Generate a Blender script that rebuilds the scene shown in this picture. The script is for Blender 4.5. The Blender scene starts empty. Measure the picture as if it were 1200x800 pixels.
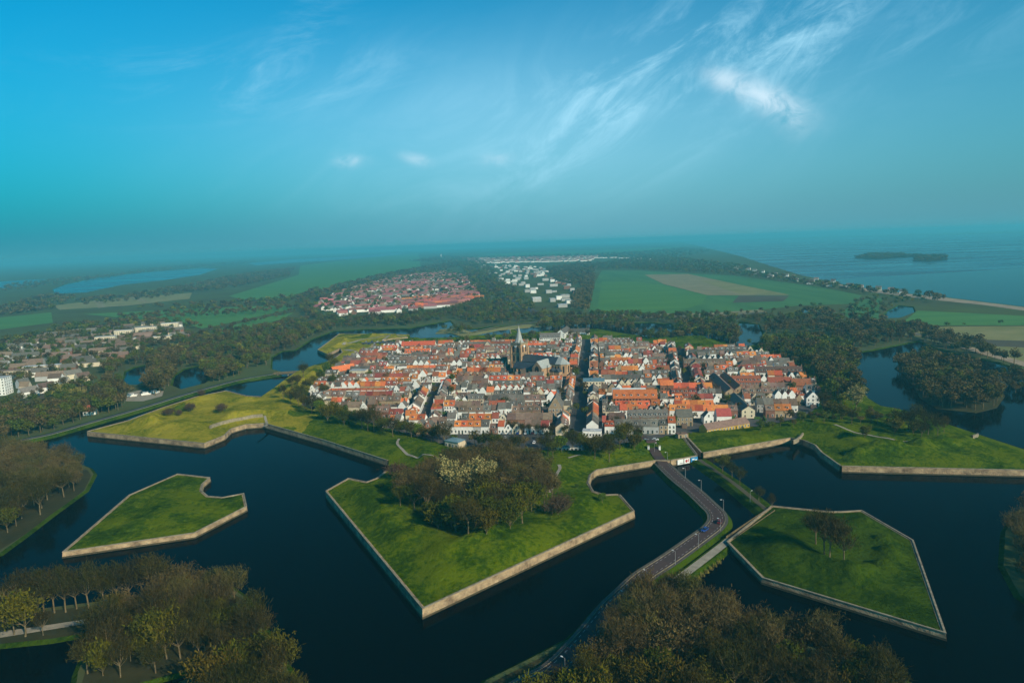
import bpy, bmesh, math, random
import numpy as np
from mathutils import Vector, Matrix
from mathutils.geometry import delaunay_2d_cdt, tessellate_polygon

random.seed(7)
RNG = np.random.default_rng(11)
S = bpy.context.scene
COL = S.collection
R = math.radians

# ------------------------------------------------------------------ camera
FPX, HCAM = 800.0, 130.0
PITCH, ROLL = math.atan(115 / 800.0), R(2.0)
cam_d = bpy.data.cameras.new('camera')
cam = bpy.data.objects.new('camera', cam_d)
COL.objects.link(cam)
cam_d.sensor_width = 36.0
cam_d.lens = 36.0 * FPX / 1200.0
cam_d.clip_end = 80000
cam_d.clip_start = 1.0
CAMROT = (Matrix.Rotation(math.pi / 2 - PITCH, 4, 'X') @ Matrix.Rotation(-ROLL, 4, 'Z'))
cam.matrix_world = Matrix.Translation((0, 0, HCAM)) @ CAMROT
S.camera = cam
CR = np.array(CAMROT.to_3x3())


def ray(x, y):
    d = CR @ np.array([(x - 600) / FPX, -(y - 400) / FPX, -1.0])
    return d / np.linalg.norm(d)


def P(x, y, z=0.0):
    """Ground point seen at photo pixel (x, y) on the level z."""
    d = ray(x, y)
    t = (z - HCAM) / d[2]
    return (d[0] * t, d[1] * t)


def PP(pts, z=0.0):
    return [P(p[0], p[1], p[2] if len(p) > 2 else z) for p in pts]


# ------------------------------------------------------------------ materials
def newmat(name):
    m = bpy.data.materials.new(name)
    m.use_nodes = True
    nt = m.node_tree
    return m, nt, nt.nodes['Principled BSDF']


def mat(name, col, rough=0.85, var=0.25, scale=0.3, col2=None, bump=0.0, spec=0.3, objrand=0.0, stretch=(1, 1, 1), detail=5, metal=0.0):
    """Two-tone noise material in world space."""
    m, nt, b = newmat(name)
    b.inputs['Roughness'].default_value = rough
    b.inputs['Specular IOR Level'].default_value = spec
    b.inputs['Metallic'].default_value = metal
    if col2 is None:
        col2 = tuple(c * (1 - var) for c in col)
        col = tuple(min(1, c * (1 + var * .6)) for c in col)
    geo = nt.nodes.new('ShaderNodeNewGeometry')
    mp = nt.nodes.new('ShaderNodeMapping')
    mp.inputs['Scale'].default_value = stretch
    no = nt.nodes.new('ShaderNodeTexNoise')
    no.inputs['Scale'].default_value = scale
    no.inputs['Detail'].default_value = detail
    no.inputs['Roughness'].default_value = 0.65
    rp = nt.nodes.new('ShaderNodeValToRGB')
    rp.color_ramp.elements[0].position = 0.33
    rp.color_ramp.elements[0].color = (*col2, 1)
    rp.color_ramp.elements[1].position = 0.67
    rp.color_ramp.elements[1].color = (*col, 1)
    L = nt.links.new
    L(geo.outputs['Position'], mp.inputs['Vector'])
    L(mp.outputs[0], no.inputs['Vector'])
    L(no.outputs['Fac'], rp.inputs['Fac'])
    out = rp.outputs['Color']
    if objrand:
        oi = nt.nodes.new('ShaderNodeObjectInfo')
        isl = nt.nodes.new('ShaderNodeMath'); isl.operation = 'ADD'
        isf = nt.nodes.new('ShaderNodeMath'); isf.operation = 'FRACT'
        L(oi.outputs['Random'], isl.inputs[0]); L(geo.outputs['Random Per Island'], isl.inputs[1]); L(isl.outputs[0], isf.inputs[0])
        hs = nt.nodes.new('ShaderNodeHueSaturation')
        mr = nt.nodes.new('ShaderNodeMapRange')
        mr.inputs['To Min'].default_value = 1 - objrand
        mr.inputs['To Max'].default_value = 1 + objrand
        mh = nt.nodes.new('ShaderNodeMapRange')
        mh.inputs['To Min'].default_value = 0.5 - objrand * .05
        mh.inputs['To Max'].default_value = 0.5 + objrand * .05
        fr = nt.nodes.new('ShaderNodeMath'); fr.operation = 'FRACT'
        mu = nt.nodes.new('ShaderNodeMath'); mu.operation = 'MULTIPLY'; mu.inputs[1].default_value = 7.31
        L(isf.outputs[0], mr.inputs['Value']); L(isf.outputs[0], mu.inputs[0]); L(mu.outputs[0], fr.inputs[0])
        L(fr.outputs[0], mh.inputs['Value'])
        L(mr.outputs[0], hs.inputs['Value']); L(mh.outputs[0], hs.inputs['Hue'])
        L(out, hs.inputs['Color'])
        out = hs.outputs['Color']
    L(out, b.inputs['Base Color'])
    if bump:
        n2 = nt.nodes.new('ShaderNodeTexNoise')
        n2.inputs['Scale'].default_value = scale * 6
        n2.inputs['Detail'].default_value = 4
        bp = nt.nodes.new('ShaderNodeBump')
        bp.inputs['Strength'].default_value = bump
        bp.inputs['Distance'].default_value = 1.0
        L(mp.outputs[0], n2.inputs['Vector'])
        L(n2.outputs['Fac'], bp.inputs['Height'])
        L(bp.outputs[0], b.inputs['Normal'])
    return m


def grass_mat(name, a, b_, c, scale=0.05):
    """Three-tone turf: broad patches broken by fine tufts and mown streaks."""
    m, nt, b = newmat(name)
    b.inputs['Roughness'].default_value = 0.95
    b.inputs['Specular IOR Level'].default_value = 0.0
    L = nt.links.new
    geo = nt.nodes.new('ShaderNodeNewGeometry')
    n1 = nt.nodes.new('ShaderNodeTexNoise'); n1.inputs['Scale'].default_value = scale; n1.inputs['Detail'].default_value = 6; n1.inputs['Roughness'].default_value = .6
    n2 = nt.nodes.new('ShaderNodeTexNoise'); n2.inputs['Scale'].default_value = 0.38; n2.inputs['Detail'].default_value = 5; n2.inputs['Roughness'].default_value = .75
    L(geo.outputs['Position'], n1.inputs['Vector']); L(geo.outputs['Position'], n2.inputs['Vector'])
    ad = nt.nodes.new('ShaderNodeMath'); ad.operation = 'MULTIPLY_ADD'; ad.inputs[1].default_value = 0.85
    L(n2.outputs['Fac'], ad.inputs[0]); L(n1.outputs['Fac'], ad.inputs[2])
    rp = nt.nodes.new('ShaderNodeValToRGB'); e = rp.color_ramp.elements
    e[0].position = .66; e[0].color = (*c, 1)
    e[1].position = 1.0; e[1].color = (*a, 1)
    k = e.new(.86); k.color = (*b_, 1)
    L(ad.outputs[0], rp.inputs['Fac']); L(rp.outputs[0], b.inputs['Base Color'])
    bp = nt.nodes.new('ShaderNodeBump'); bp.inputs['Strength'].default_value = 1.0; bp.inputs['Distance'].default_value = 2.0
    L(n2.outputs['Fac'], bp.inputs['Height']); L(bp.outputs[0], b.inputs['Normal'])
    return m


def ramp_mat(name, cols, source, rough=0.95):
    """Crown material: colours picked per object ('object') or from the face attribute 'tint'."""
    m, nt, b = newmat(name)
    b.inputs['Roughness'].default_value = rough
    b.inputs['Specular IOR Level'].default_value = 0.0
    L = nt.links.new
    if source == 'object':
        s = nt.nodes.new('ShaderNodeObjectInfo').outputs['Random']
    else:
        a = nt.nodes.new('ShaderNodeAttribute'); a.attribute_name = 'tint'; s = a.outputs['Fac']
    rp = nt.nodes.new('ShaderNodeValToRGB')
    rp.color_ramp.interpolation = 'LINEAR'
    el = rp.color_ramp.elements
    while len(el) < len(cols): el.new(.5)
    for i, c in enumerate(cols):
        el[i].position = i / (len(cols) - 1); el[i].color = (*c, 1)
    L(s, rp.inputs['Fac'])
    geo = nt.nodes.new('ShaderNodeNewGeometry')
    mr = nt.nodes.new('ShaderNodeMapRange'); mr.inputs['To Min'].default_value = .65; mr.inputs['To Max'].default_value = 1.35
    hs = nt.nodes.new('ShaderNodeHueSaturation')
    L(geo.outputs['Random Per Island'], mr.inputs['Value']); L(mr.outputs[0], hs.inputs['Value'])
    L(rp.outputs[0], hs.inputs['Color']); L(hs.outputs[0], b.inputs['Base Color'])
    return m


M = {}
M['grass'] = grass_mat('turf', (.112, .150, .002), (.048, .092, .001), (.014, .038, .001))
M['grass_dark'] = grass_mat('dark_turf', (.050, .086, .003), (.026, .056, .002), (.011, .028, .001))  # same turf pattern in darker green tones
M['grass_dry'] = grass_mat('dry_turf', (.34, .28, .024), (.21, .205, .010), (.085, .115, .005))
M['land'] = mat('countryside', (.085, .115, .040), .95, col2=(.070, .070, .036), scale=.009, bump=.2, spec=.0)
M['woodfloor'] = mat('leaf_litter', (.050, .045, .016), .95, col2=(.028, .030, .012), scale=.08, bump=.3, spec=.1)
M['field'] = mat('meadow', (.075, .175, .050), .95, col2=(.050, .130, .042), scale=.022, spec=.1, stretch=(1, .12, 1), detail=6)
M['field2'] = mat('pasture', (.090, .205, .045), .95, col2=(.060, .160, .04), scale=.02, spec=.1, stretch=(.15, 1, 1), detail=6)
M['tan'] = mat('stubble', (.27, .22, .12), .95, col2=(.18, .165, .085), scale=.02, spec=.1)
M['soil'] = mat('ploughed_soil', (.10, .085, .055), .95, col2=(.07, .06, .04), scale=.01, spec=.1)
M['olive'] = mat('rough_grassland', (.25, .22, .09), .95, col2=(.16, .165, .055), scale=.02, spec=.1)
M['sand'] = mat('sand', (.32, .24, .16), .95, scale=.05)
M['brick'] = mat('rampart_brick', (.50, .36, .21), .9, col2=(.12, .08, .05), scale=.22, stretch=(1, 1, 1.1), bump=.5, detail=11)
M['stone'] = mat('coping_stone', (.34, .28, .19), .85, col2=(.16, .13, .09), scale=.5)
M['damp'] = mat('damp_algae_brick', (.085, .066, .036), .8, col2=(.035, .034, .018), scale=.6, stretch=(1, 1, 2), detail=9)
M['road'] = mat('brick_road', (.078, .048, .044), .85, col2=(.055, .036, .034), scale=.25, spec=.2)
M['pave'] = mat('pavement_tiles', (.085, .074, .064), .85, scale=.3)
M['paving'] = mat('street_paving', (.085, .080, .078), .9, col2=(.050, .048, .048), scale=.08)
M['asphalt'] = mat('asphalt', (.055, .055, .058), .85, scale=.2)
M['gravel'] = mat('gravel_path', (.30, .26, .20), .95, scale=.4)
M['yard'] = mat('yard_surface', (.28, .24, .2), .95, scale=.06, var=.4)
M['white'] = mat('white_render', (.84, .81, .75), .7, var=.10, scale=.3, objrand=.08)
M['cream'] = mat('cream_render', (.64, .54, .39), .75, var=.15, scale=.3, objrand=.12)
M['redbrick'] = mat('red_brick', (.24, .115, .075), .85, var=.3, scale=.6, objrand=.2)
M['tanbrick'] = mat('yellow_brick', (.36, .26, .16), .85, var=.25, scale=.6, objrand=.15)
M['greywall'] = mat('grey_render', (.42, .41, .39), .8, var=.15, scale=.4, objrand=.1)
M['orange'] = mat('orange_tile', (.60, .175, .052), .8, col2=(.40, .105, .036), scale=.7, objrand=.38)
M['redtile'] = mat('red_tile', (.34, .095, .055), .8, col2=(.22, .062, .04), scale=.7, objrand=.35)
M['browntile'] = mat('brown_tile', (.22, .145, .105), .85, col2=(.13, .088, .068), scale=.7, objrand=.4)
M['slate'] = mat('grey_slate', (.175, .155, .130), .8, col2=(.10, .092, .08), scale=.7, objrand=.4)
M['darkslate'] = mat('church_slate', (.050, .062, .078), .45, col2=(.030, .038, .05), scale=.5, spec=.5)
M['lead'] = mat('spire_lead', (.40, .41, .39), .6, col2=(.28, .29, .28), scale=.5)
M['church'] = mat('church_brick', (.48, .30, .165), .9, col2=(.32, .18, .10), scale=.4)
M['frame'] = mat('white_paint', (.8, .8, .78), .5, var=.05)
M['glass'] = mat('window_glass', (.020, .024, .03), .12, var=.2, spec=.6)
M['door'] = mat('dark_door', (.03, .05, .04), .5, var=.2, objrand=.5)
M['flat'] = mat('flat_roofing', (.42, .43, .44), .8, col2=(.3, .31, .32), scale=.06, objrand=.25)
M['teal'] = mat('bluish_zinc_roof', (.18, .27, .30), .5, col2=(.12, .19, .22), scale=.5)
M['yellow'] = mat('ochre_render', (.50, .31, .035), .8, var=.2, scale=.4)
M['bark'] = mat('bark', (.19, .145, .075), .95, col2=(.085, .065, .035), scale=.8, spec=.1)
M['metal'] = mat('galvanised_steel', (.33, .33, .33), .4, var=.1, metal=.3)
M['rubber'] = mat('tyre_rubber', (.02, .02, .02), .8)
M['carblue'] = mat('blue_car_paint', (.02, .06, .28), .25, var=.05, spec=.6)
M['carred'] = mat('dark_red_car_paint', (.16, .012, .015), .25, var=.05, spec=.6)
M['carwhite'] = mat('white_car_paint', (.75, .75, .75), .25, var=.03, spec=.6)
M['carblack'] = mat('black_car_paint', (.02, .02, .024), .25, var=.05, spec=.6)
M['cargrey'] = mat('silver_car_paint', (.32, .33, .35), .25, var=.05, spec=.6)
M['blue'] = mat('blue_print', (.02, .22, .48), .5, var=.05)
M['redprint'] = mat('red_print', (.45, .05, .05), .5, var=.05)
M['marking'] = mat('road_paint', (.40, .38, .36), .7, var=.2, scale=.8)
M['pink'] = mat('suburb_red_tile', (.33, .105, .10), .8, col2=(.20, .07, .07), scale=.03, objrand=.35)
M['pool'] = mat('pool_water', (.04, .12, .16), .1, var=.1, spec=.5)
M['hedge'] = mat('hedge_leaf', (.05, .10, .02), .95, var=.4, scale=1.)
M['reed'] = mat('reed', (.30, .24, .05), .95, var=.4, scale=.6)

M['crown_bare'] = ramp_mat('bare_twigs', [(.034, .028, .008), (.050, .038, .011), (.040, .039, .007), (.064, .050, .012), (.033, .034, .007)], 'object')
M['crown_olive'] = ramp_mat('budding_twigs', [(.066, .070, .006), (.048, .060, .006), (.105, .088, .008), (.068, .080, .007), (.080, .058, .009)], 'object')
M['crown_green'] = ramp_mat('young_leaves', [(.075, .125, .012), (.11, .16, .014), (.06, .10, .012)], 'object')
M['crown_pale'] = ramp_mat('pale_catkins', [(.26, .22, .085), (.30, .25, .10), (.24, .21, .075)], 'object')
M['crown_shrub'] = ramp_mat('bare_shrub_twigs', [(.095, .055, .035), (.075, .050, .030)], 'object')
M['wood'] = ramp_mat('mixed_wood', [(.050, .040, .014), (.080, .058, .022), (.118, .086, .032), (.072, .070, .016), (.088, .098, .014), (.056, .082, .014), (.150, .145, .014), (.26, .22, .07)], 'face')


def water_mat():
    m, nt, b = newmat('moat_water')
    b.inputs['Base Color'].default_value = (.0006, .0010, .0012, 1)
    b.inputs['Roughness'].default_value = .09
    b.inputs['IOR'].default_value = 1.33
    b.inputs['Specular IOR Level'].default_value = .03
    L = nt.links.new
    geo = nt.nodes.new('ShaderNodeNewGeometry')
    no = nt.nodes.new('ShaderNodeTexNoise'); no.inputs['Scale'].default_value = .35; no.inputs['Detail'].default_value = 4
    n2 = nt.nodes.new('ShaderNodeTexNoise'); n2.inputs['Scale'].default_value = .012; n2.inputs['Detail'].default_value = 3
    bp = nt.nodes.new('ShaderNodeBump'); bp.inputs['Distance'].default_value = .06
    mr = nt.nodes.new('ShaderNodeMapRange'); mr.inputs['From Min'].default_value = .35; mr.inputs['From Max'].default_value = .65
    mr.inputs['To Min'].default_value = .02; mr.inputs['To Max'].default_value = .35
    L(geo.outputs['Position'], no.inputs['Vector']); L(geo.outputs['Position'], n2.inputs['Vector'])
    L(n2.outputs['Fac'], mr.inputs['Value']); L(mr.outputs[0], bp.inputs['Strength'])
    L(no.outputs['Fac'], bp.inputs['Height']); L(bp.outputs[0], b.inputs['Normal'])
    return m


M['water'] = water_mat()


# ------------------------------------------------------------------ mesh helpers
class MB:
    """Collects polygons with material indices and links them as one mesh object."""
    def __init__(self):
        self.v, self.f, self.m = [], [], []

    def poly(self, pts, mi=0):
        n = len(self.v); self.v += [tuple(p) for p in pts]; self.f.append(tuple(range(n, n + len(pts)))); self.m.append(mi)

    def box(self, c, s, mi=0, rz=0.0):
        cx, cy, cz = c; sx, sy, sz = s[0] / 2, s[1] / 2, s[2] / 2
        n = len(self.v); ca, sa = math.cos(rz), math.sin(rz)
        for z in (-sz, sz):
            for x, y in ((-sx, -sy), (sx, -sy), (sx, sy), (-sx, sy)):
                self.v.append((cx + x * ca - y * sa, cy + x * sa + y * ca, cz + z))
        for q in ((3, 2, 1, 0), (4, 5, 6, 7), (0, 1, 5, 4), (1, 2, 6, 5), (2, 3, 7, 6), (3, 0, 4, 7)):
            self.f.append(tuple(n + i for i in q)); self.m.append(mi)

    def prism(self, prof, axis, a, b, mi=0):
        """Extrude a closed profile. axis 'x': profile is (y, z); axis 'y': profile is (x, z); axis 'z': profile is (x, y)."""
        n = len(self.v); k = len(prof)
        for t in (a, b):
            for p in prof:
                self.v.append((t, p[0], p[1]) if axis == 'x' else (p[0], t, p[1]) if axis == 'y' else (p[0], p[1], t))
        self.f.append(tuple(n + i for i in range(k))[::-1]); self.f.append(tuple(n + k + i for i in range(k)))
        self.m += [mi, mi]
        for i in range(k):
            j = (i + 1) % k
            self.f.append((n + i, n + j, n + k + j, n + k + i)); self.m.append(mi)

    def tube(self, pts, radii, sides=6, mi=0, cap=True):
        n = len(self.v); pts = [Vector(p) for p in pts]
        for i, p in enumerate(pts):
            d = (pts[min(i + 1, len(pts) - 1)] - pts[max(i - 1, 0)]).normalized()
            a = d.cross(Vector((0.31, 0.95, 0.05))).normalized(); b = d.cross(a)
            for k in range(sides):
                t = 2 * math.pi * k / sides
                self.v.append(tuple(p + (a * math.cos(t) + b * math.sin(t)) * radii[i]))
        for i in range(len(pts) - 1):
            for k in range(sides):
                q = (k + 1) % sides
                self.f.append((n + i * sides + k, n + i * sides + q, n + (i + 1) * sides + q, n + (i + 1) * sides + k)); self.m.append(mi)
        if cap:
            e = n + (len(pts) - 1) * sides
            self.f.append(tuple(range(e, e + sides))); self.m.append(mi)

    def mesh(self, name, mats, smooth=False):
        me = bpy.data.meshes.new(name)
        me.from_pydata(self.v, [], self.f)
        for x in (mats if isinstance(mats, (list, tuple)) else [mats]): me.materials.append(x)
        me.polygons.foreach_set('material_index', self.m)
        if smooth: me.polygons.foreach_set('use_smooth', [True] * len(self.f))
        me.update()
        return me

    def build(self, name, mats, parent=None, smooth=False, recalc=False):
        me = self.mesh(name, mats, smooth)
        if recalc:
            bm = bmesh.new(); bm.from_mesh(me); bmesh.ops.recalc_face_normals(bm, faces=bm.faces); bm.to_mesh(me); bm.free()
        return link(name, me, parent)


def link(name, me, parent=None, loc=(0, 0, 0), rz=0.0):
    o = bpy.data.objects.new(name, me); COL.objects.link(o)
    o.location = loc; o.rotation_euler = (0, 0, rz)
    if parent is not None: o.parent = parent
    return o


def tag(o, label=None, cat=None, group=None, kind=None):
    if label: o['label'] = label
    if cat: o['category'] = cat
    if group: o['group'] = group
    if kind: o['kind'] = kind
    return o


def thing(name, label, cat, loc=(0, 0, 0), rz=0.0, group=None):
    return tag(link(name, None, None, loc, rz), label, cat, group)


def np_mesh(name, V, F, mats, tint=None, mi=None):
    """Quads from numpy arrays, fast."""
    me = bpy.data.meshes.new(name)
    k = F.shape[1]
    me.vertices.add(len(V)); me.vertices.foreach_set('co', V.astype(np.float32).ravel())
    me.loops.add(F.size); me.loops.foreach_set('vertex_index', F.astype(np.int32).ravel())
    me.polygons.add(len(F)); me.polygons.foreach_set('loop_start', np.arange(0, F.size, k, dtype=np.int32))
    me.polygons.foreach_set('loop_total', np.full(len(F), k, dtype=np.int32))
    for x in mats: me.materials.append(x)
    if mi is not None: me.polygons.foreach_set('material_index', mi.astype(np.int32))
    if tint is not None:
        a = me.attributes.new('tint', 'FLOAT', 'FACE'); a.data.foreach_set('value', tint.astype(np.float32))
    me.update(calc_edges=True)
    return me


# ------------------------------------------------------------------ 2-D helpers
def area(p):
    return sum(p[i][0] * p[(i + 1) % len(p)][1] - p[(i + 1) % len(p)][0] * p[i][1] for i in range(len(p))) / 2


def ccw(p):
    return list(p) if area(p) > 0 else list(p)[::-1]


def inside(pts, poly):
    pts = np.asarray(pts, float); poly = np.asarray(poly, float)
    x, y = pts[:, 0], pts[:, 1]; r = np.zeros(len(pts), bool)
    for i in range(len(poly)):
        x0, y0 = poly[i]; x1, y1 = poly[i - 1]
        c = (y0 > y) != (y1 > y)
        with np.errstate(divide='ignore', invalid='ignore'):
            r ^= c & (x < (x1 - x0) * (y - y0) / (y1 - y0 + 1e-12) + x0)
    return r


def dist(pts, line, closed=True):
    pts = np.asarray(pts, float); line = np.asarray(line, float)
    best = np.full(len(pts), 1e9)
    n = len(line)
    for i in range(n if closed else n - 1):
        a = line[i]; b = line[(i + 1) % n]; d = b - a
        t = np.clip(((pts - a) @ d) / (d @ d + 1e-12), 0, 1)
        best = np.minimum(best, np.hypot(*(pts - (a + t[:, None] * d)).T))
    return best


def sstep(x, a, b):
    t = np.clip((x - a) / (b - a), 0, 1)
    return t * t * (3 - 2 * t)


def offset(poly, d):
    """Move every corner of a CCW polygon outwards by d (mitred, clamped)."""
    n = len(poly); out = []
    for i in range(n):
        a = Vector(poly[i - 1]); b = Vector(poly[i]); c = Vector(poly[(i + 1) % n])
        e1 = (b - a).normalized(); e2 = (c - b).normalized()
        n1 = Vector((e1.y, -e1.x)); n2 = Vector((e2.y, -e2.x))
        m = n1 + n2
        m = m / max(m.length_squared, .5) * 2 if m.length > 1e-6 else n1
        out.append(tuple(b + m * d))
    return out


def noise2(pts, s, seed=0):
    """Cheap smooth value noise."""
    p = np.asarray(pts, float) / s + seed * 17.3
    i = np.floor(p).astype(int); f = p - i; f = f * f * (3 - 2 * f)
    h = lambda a, b: np.modf(np.abs(np.sin(a * 127.1 + b * 311.7) * 43758.5453))[0]
    x, y = i[:, 0], i[:, 1]
    return (h(x, y) * (1 - f[:, 0]) + h(x + 1, y) * f[:, 0]) * (1 - f[:, 1]) + (h(x, y + 1) * (1 - f[:, 0]) + h(x + 1, y + 1) * f[:, 0]) * f[:, 1]


def terrain(name, outline, hfun, step, m, kind='structure', skirt=-1.5, mask=None, mats=None):
    """Height-field sheet filling an outline, with a skirt down under the water."""
    outline = ccw(outline); B = []
    for i in range(len(outline)):
        a, b = outline[i], outline[(i + 1) % len(outline)]
        k = max(1, int(math.dist(a, b) / (step * 1.5)))
        B += [(a[0] + (b[0] - a[0]) * t / k, a[1] + (b[1] - a[1]) * t / k) for t in range(k)]
    A = np.array(outline); lo, hi = A.min(0), A.max(0)
    gx, gy = np.meshgrid(np.arange(lo[0], hi[0], step), np.arange(lo[1], hi[1], step))
    G = np.stack([gx.ravel(), gy.ravel()], 1); G += RNG.uniform(-.3, .3, G.shape) * step
    G = G[inside(G, outline)]; G = G[dist(G, outline) > step * .6]
    pts = [Vector(p) for p in B] + [Vector(p) for p in G]
    vs, es, fs, *_ = delaunay_2d_cdt(pts, [], [list(range(len(B)))], 1, 1e-4)
    V = np.array([tuple(v) for v in vs]); Z = hfun(V)
    verts = [(x, y, z) for (x, y), z in zip(V, Z)]
    mb = MB(); mb.v = verts; mb.f = [tuple(f) for f in fs]
    C = np.array([V[list(f)].mean(0) for f in fs])
    mb.m = list(mask(C)) if mask is not None else [0] * len(mb.f)
    n = len(B); zb = hfun(np.array(B))
    for i in range(n):
        j = (i + 1) % n
        mb.poly([(*B[i], zb[i]), (*B[i], skirt), (*B[j], skirt), (*B[j], zb[j])][::-1], 0)
    o = mb.build(name, mats or m, smooth=True)
    tag(o, kind=kind)
    return o


def rampart(label, pts, h, closed, group='brick retaining walls along the moat', cop=True):
    """Battered brick wall standing in the water just outside the outline part pts (CCW order), with a stone coping."""
    t = thing('rampart_wall', label, 'wall', (pts[0][0], pts[0][1], 0), 0, group)
    ox, oy = pts[0]
    def off(d):
        if closed: return offset(pts, d)
        q = []
        for i in range(len(pts)):
            a = Vector(pts[max(i - 1, 0)]); b = Vector(pts[i]); c = Vector(pts[min(i + 1, len(pts) - 1)])
            e1 = (b - a).normalized() if i else (c - b).normalized(); e2 = (c - b).normalized() if i < len(pts) - 1 else e1
            m = Vector((e1.y, -e1.x)) + Vector((e2.y, -e2.x)); m = m / max(m.length_squared, .5) * 2
            q.append(tuple(b + m * d))
        return q
    w, c = MB(), MB()
    rings = [(off(1.3), -1.2), (off(.85), h), (off(-.3), h)]
    rc = [(off(1.0), h + .003), (off(1.0), h + .35), (off(.35), h + .35), (off(.35), h + .003)]
    n = len(pts)
    for i in range(n if closed else n - 1):
        j = (i + 1) % n
        for k in range(2):
            (a, za), (b, zb) = rings[k], rings[k + 1]
            w.poly([(a[i][0] - ox, a[i][1] - oy, za), (a[j][0] - ox, a[j][1] - oy, za), (b[j][0] - ox, b[j][1] - oy, zb), (b[i][0] - ox, b[i][1] - oy, zb)])
        for k in range(3):
            (a, za), (b, zb) = rc[k], rc[k + 1]
            c.poly([(a[i][0] - ox, a[i][1] - oy, za), (a[j][0] - ox, a[j][1] - oy, za), (b[j][0] - ox, b[j][1] - oy, zb), (b[i][0] - ox, b[i][1] - oy, zb)])
    dmp = MB(); (a, za), (b, zb) = rings[0], rings[1]
    for i in range(n if closed else n - 1):
        j = (i + 1) % n; k1 = (0.75 - za) / (zb - za); out = off(1.36)
        def pt(q, q2, idx): return (q[idx][0] + (q2[idx][0] - q[idx][0]) * k1 - ox, q[idx][1] + (q2[idx][1] - q[idx][1]) * k1 - oy)
        o2 = off(.91)
        dmp.poly([(out[i][0] - ox, out[i][1] - oy, za), (out[j][0] - ox, out[j][1] - oy, za), (*pt(out, o2, j), .75), (*pt(out, o2, i), .75)])
    dmp.build('waterline_course', M['damp'], t)
    w.build('brick_face', M['brick'], t)
    c.build('coping', M['stone'], t)
    return t


# ------------------------------------------------------------------ ground, water
GZ = 1.0
moat_px = [(17, 521), (60, 512), (110, 497), (160, 483), (220, 465), (280, 448.5), (328, 441), (329, 436), (317, 433), (318, 419), (330, 412),
           (345, 411), (365, 398), (390, 388.5), (430, 386), (480, 385), (500, 381), (528, 376), (535, 384), (552, 386), (575, 383), (607, 381),
           (640, 381), (700, 378), (735, 379), (760, 378), (787, 380), (800, 389), (830, 389), (860, 386), (866, 378), (890, 380), (896, 394),
           (930, 393), (965, 393), (1000, 402), (1007, 413), (1020, 411), (1045, 406), (1076, 400), (1096, 408), (1130, 417), (1160, 423),
           (1200, 434), (1300, 460), (1500, 520), (1500, 600), (1300, 575), (1195, 600), (1178, 625), (1176, 665), (1195, 700), (1300, 770), (1250, 880),
           (1120, 850), (1060, 800), (1000, 776), (900, 746), (830, 721), (790, 700), (765, 693), (735, 706), (700, 724), (665, 752),
           (620, 775), (570, 800), (530, 850), (450, 920), (372, 850), (345, 800), (310, 740), (287, 702), (270, 690), (200, 697), (100, 709),
           (0, 722), (-150, 745), (-260, 720), (-120, 700), (0, 650), (30, 628), (60, 605), (100, 576), (110, 557), (105, 550), (70, 536),
           (30, 527)]
holes_px = [moat_px,
            [(-150, 815), (-100, 775), (0, 757), (60, 751), (118, 741), (124, 745), (102, 765), (92, 790), (86, 830)],
            [(130, 812), (200, 793), (240, 783), (250, 787), (215, 800), (190, 830)],
            [(143, 446), (146, 436), (156, 431), (172, 428), (174, 437), (172, 447), (160, 452), (147, 451)],
            [(200, 452), (203, 441), (215, 433), (237, 428), (244, 433), (246, 446), (240, 450), (212, 457)],
            [(94, 475), (100, 466), (111, 464), (113, 471), (104, 476)],
            [(276, 422), (283, 417), (296, 419), (288, 425)],
            [(934, 367), (945, 361), (957, 359), (958, 362), (945, 368)],
            [(1030, 374), (1040, 364), (1052, 358), (1071, 360), (1073, 366), (1055, 373)],
            [(61, 339), (78, 333), (111, 326), (169, 319), (236, 314), (256, 315), (233, 322.5), (189, 329), (142, 334), (101, 343), (64, 344.5)],
            [(290, 308.5), (340, 304), (400, 301), (470, 296.5), (472, 298.5), (400, 304.5), (340, 308), (300, 311)],
            [(-90, 338), (-20, 331), (30, 328), (55, 327), (40, 333), (-20, 341), (-90, 346)]]
lake_px = [(800, 284), (830, 291), (870, 301), (900, 311), (940, 323), (1000, 336), (1060, 344), (1110, 349), (1200, 360), (1400, 384), (1700, 420),
           (1750, 272), (1500, 266), (1350, 269), (1200, 273), (1100, 275.5), (1000, 278), (900, 281)]
holes = [ccw(PP(h)) for h in holes_px + [lake_px]]
FAR = 24000
outer = [(-FAR, -300), (FAR, -300), (FAR, FAR), (-FAR, FAR)]


def make_ground():
    loops = [outer] + [h[::-1] for h in holes]
    flat = [p for l in loops for p in l]
    tri = tessellate_polygon([[Vector((p[0], p[1], 0)) for p in l] for l in loops])
    mb = MB(); mb.v = [(p[0], p[1], GZ) for p in flat]
    for t in tri:
        a, b, c = (flat[i] for i in t)
        s = (b[0] - a[0]) * (c[1] - a[1]) - (b[1] - a[1]) * (c[0] - a[0])
        if abs(s) < 1e-9: continue
        mb.f.append(tuple(t) if s > 0 else tuple(t)[::-1]); mb.m.append(0)
    for hi, h in enumerate(holes):
        inn = offset(h, -2.5)
        for i in range(len(h)):
            j = (i + 1) % len(h)
            mb.poly([(*h[j], GZ), (*h[i], GZ), (*inn[i], -.4), (*inn[j], -.4)][::-1], 1)
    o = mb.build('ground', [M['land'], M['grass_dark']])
    tag(o, kind='structure')


make_ground()


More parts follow.
